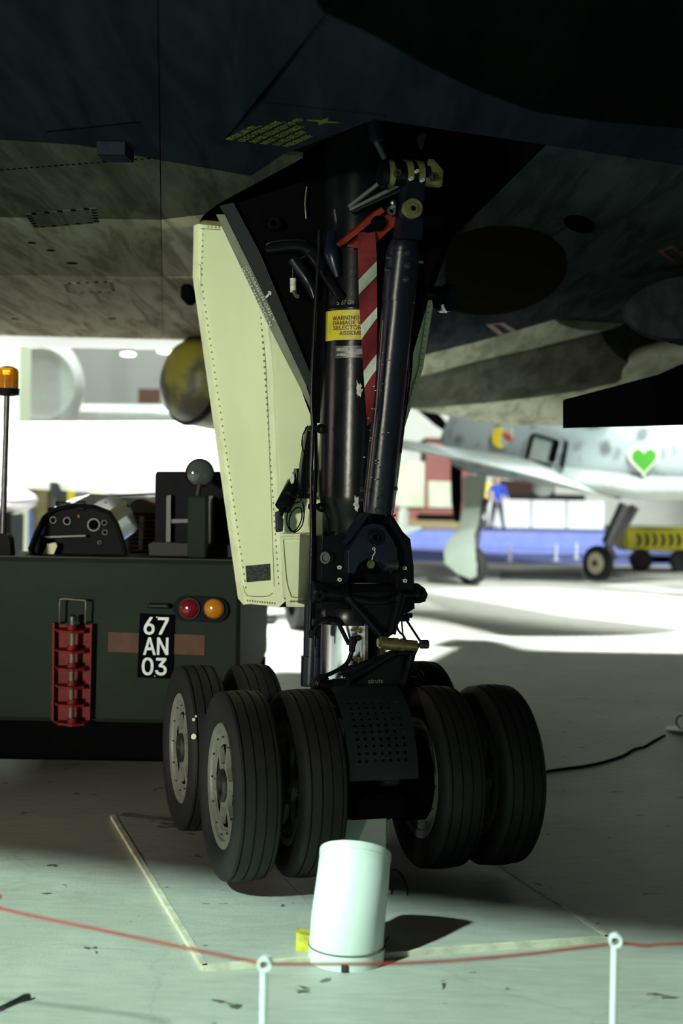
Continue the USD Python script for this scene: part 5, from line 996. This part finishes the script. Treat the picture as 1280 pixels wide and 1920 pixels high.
# ================================================================== FAR HALL, LEFT: white aircraft, twin-engined aircraft, column, exhibits
M['brightwhite'] = mat('white_gloss_fuselage', (.84, .86, .84), rough=.35); M['lilac'] = mat('polished_lilac', (.62, .55, .66), rough=.2, metal=.7)
YWm = 16.5
WA = thing('white_fuselage', 'long white aircraft fuselage lying across the view behind the tug', 'aircraft', at(230, 935, YWm) * A([1, 1, 0]))
c_ = lambda x, y, r: (at(x, y, YWm), r, r)
st_ = [(at(-260, 846, YWm), .30), (at(-160, 846, YWm), .36), (at(40, 846, YWm), .385), (at(230, 856, YWm), .42), (at(400, 862, YWm), .45), (at(530, 866, YWm), .44), (at(575, 867, YWm), .30)]
part(WA, 'fuselage_tube', tube([p for p, r in st_], [1], 4) if False else lathe([(np.linalg.norm(p - st_[0][0]), r) for p, r in [(st_[0][0], 0)] + st_ + [(st_[-1][0], 0)]], st_[0][0], st_[-1][0] - st_[0][0], 44), M['brightwhite'], 40)
for x in (110, 480): p = at(x, 900, YWm); part(WA, 'support_trestle', [zbox(p[0] - .05, p[0] + .05, YWm - .25, YWm + .25, 0, 1.66, .01), zbox(p[0] - .25, p[0] + .25, YWm - .3, YWm + .3, 0, .06, .01)], M['tugdark'], False)
YN = 23.0
TW = thing('twin_engine_aircraft', 'grey twin-engined aircraft with large round nacelles in the left background', 'aircraft', at(240, 935, YN) * A([1, 1, 0]))
M['nac'] = mat('nacelle_grey', (.42, .45, .43), (.52, .55, .52), .4, scale=1.3); M['drum'] = mat('drum_olive', (.085, .085, .065), (.30, .29, .03), .45, scale=1.7, lo=.47, hi=.60)
m = tube([at(-260, 772, YN + .8), at(600, 781, YN + .8)], .17, 28, sx=3.0); part(TW, 'wing', m, M['nac'], 40)
nx = at(62, 728, YN)
part(TW, 'nacelle', lathe([(0, .0), (0, .45), (-.02, .55), (.10, .72), (.45, .88), (1.0, .92), (1.8, .86), (2.6, .5), (2.9, 0)], nx + A([.35, -1.1, 0]), A([-.5, .86, 0]), 56), M['nac'], 40)
for px_, w_, h_ in (((48, 678), .20, .06), ((72, 776), .05, .18)):
    p = at(*px_, YN - .75); part(TW, 'nacelle_opening', ball(p, 1.0, (w_, .2, h_)), M['darksteel'], True)
part(TW, 'nacelle_stripe', tube([at(78, 738, YN - .95), at(92, 758, YN - .95), at(104, 782, YN - .9), at(106, 792, YN - .9)], .04, 10, True), M['scuff'], 40)
for x in (10, 120): p = at(x, 800, YN + .4); part(TW, 'gear_leg', rod(A([p[0], p[1], 0]), A([p[0], p[1], 2.2]), .07), M['darksteel'])
YD = 11.2; dc = at(372, 716, YD)
DR = thing('engine_drum', 'olive and yellow round engine cowling with a dark band, behind the side door', 'engine', dc)
da = A([.74, .67, -.10])
part(DR, 'cowling', lathe([(0, 0), (.0, .10), (.025, .20), (.08, .285), (.18, .335), (.30, .352), (1.1, .352), (1.15, .32), (1.15, 0)], dc - da / np.linalg.norm(da) * .25, da, 56), M['drum'], 40)
part(DR, 'cowling_band', lathe([(0, .32), (0, .352), (.03, .360), (.03, .32)], dc - da / np.linalg.norm(da) * .08, da, 56), M['tugdark'], 35, 'dark cowling band')
part(DR, 'hanger', zbox(dc[0] + .1, dc[0] + .35, dc[1] + .1, dc[1] + .9, dc[2] + .2, ZW + .02), M['darksteel'], False)
part(DR, 'support_leg', rod(A([dc[0] + .3, dc[1] + .6, 0]), A([dc[0] + .3, dc[1] + .6, dc[2] - .2]), .05), M['darksteel'])
cx0, cx1 = at(-60, 800, 20)[0], at(36, 800, 20)[0]
single('column', zbox(cx0, cx1, 20, 20.7, 0, 12, .02), mat('column_pale_green', (.60, .68, .50), rough=.6), 'pale green square hall column behind the orange beacon', 'column', smooth=False)
single('wall_sign', yp([(259, 729), (300, 729), (300, 756), (259, 756)], 40, .1), M['rust'], 'small brown sign board between the grey nacelle and the drum', 'sign', smooth=False)
p_ = at(280, 742, 40.05); single('sign_mast', rod(A([p_[0], p_[1] + .2, 0]), p_ + A([0, .2, 0]), .08), M['post'], 'thin mast carrying the small brown sign', 'mast')
single('white_screen', zbox(at(100, 700, 44)[0], at(420, 700, 44)[0], 44, 44.3, 0, 6.5), mat('screen_white', (.30, .31, .285), rough=.8), 'tall plain whitish display screen beyond the twin-engined aircraft', 'screen', smooth=False)
M['lampglow'] = usdkit.material(stage, '/World/Looks/lamp_glow', {'e': ('emission', {'color': (1, .95, 1), 'strength': 6.0})}, [], surface='e.emission')
for px, lab in (((240, 664), 'left glowing hall lamp hanging beyond the wing edge'), ((309, 659), 'right glowing hall lamp hanging beyond the wing edge')):
    c = at(*px, 38); th = thing('hanging_lamp', lab, 'lamp', c)
    part(th, 'lamp_glow', ball(c, 1.0, (.20, .20, .05)), M['lampglow'], True); part(th, 'lamp_shade', lathe([(.03, .22), (.2, .08), (.22, 0)], c, ZV, 24), M['tugdark']); part(th, 'cable', rod(c + ZV * .2, A([c[0], c[1], 12.0]), .015, 8), M['tugdark'])
# small exhibits low between fuselage and tug
single('drop_tank', ball(at(12, 938, 15.0), 1.0, (.28, .9, .14), 3), M['lilac'], 'shiny lilac drop tank at the left edge above the tug', 'tank')
p_ = at(12, 938, 15.0); single('tank_cradle', zbox(p_[0] - .12, p_[0] + .12, 14.7, 15.3, 0, p_[2] - .142, .01), M['tugdark'], 'dark cradle under the lilac drop tank', 'cradle', smooth=False)
single('blue_plinth', zbox(at(-200, 960, 30)[0], at(96, 960, 30)[0], 30, 30.6, 0, at(30, 957, 30)[2], .02), M['carpet'], 'low blue display plinth at the left behind the tug', 'plinth', smooth=False)
for nm_, px, Y, mt, lab in (('exhibit_case', [(88, 916), (118, 914), (118, 962), (88, 962)], 26, 'rust', 'brown exhibit case above the white cowl of the tug'), ('exhibit_board', [(119, 913), (140, 912), (140, 962), (119, 962)], 25.6, 'vyellow', 'yellow exhibit board above the tug cowl'), ('exhibit_crate', [(141, 915), (172, 913), (173, 962), (141, 962)], 25.2, 'lilacbox', 'dull mauve exhibit crate above the tug cowl'), ('olive_case', [(62, 918), (88, 917), (86, 968), (70, 968)], 25.4, 'ochre', 'olive-brown case right of the lilac tank'), ('dark_cabinet', [(176, 934), (300, 932), (300, 1000), (176, 1000)], 27, 'tugdark', 'long dark cabinet behind the ribbed bonnet')):
    M.setdefault('lilacbox', mat('mauve_box', (.22, .17, .20), rough=.7))
    q = [at(x, y, Y) for x, y in px]; zt_ = max(p[2] for p in q); x0, x1 = min(p[0] for p in q), max(p[0] for p in q)
    single(nm_, zbox(x0, x1, Y, Y + .5, 0, zt_, .02), M[mt], lab, 'case', smooth=False)
single('cream_dome', [ball(at(186, 918, 22), .18, (1, 1, .65), 3), rod(at(186, 918, 22) * A([1, 1, 0]), at(186, 918, 22), .04)], M['cream'], 'cream dome on a thin stalk above the tug cowl', 'dome')
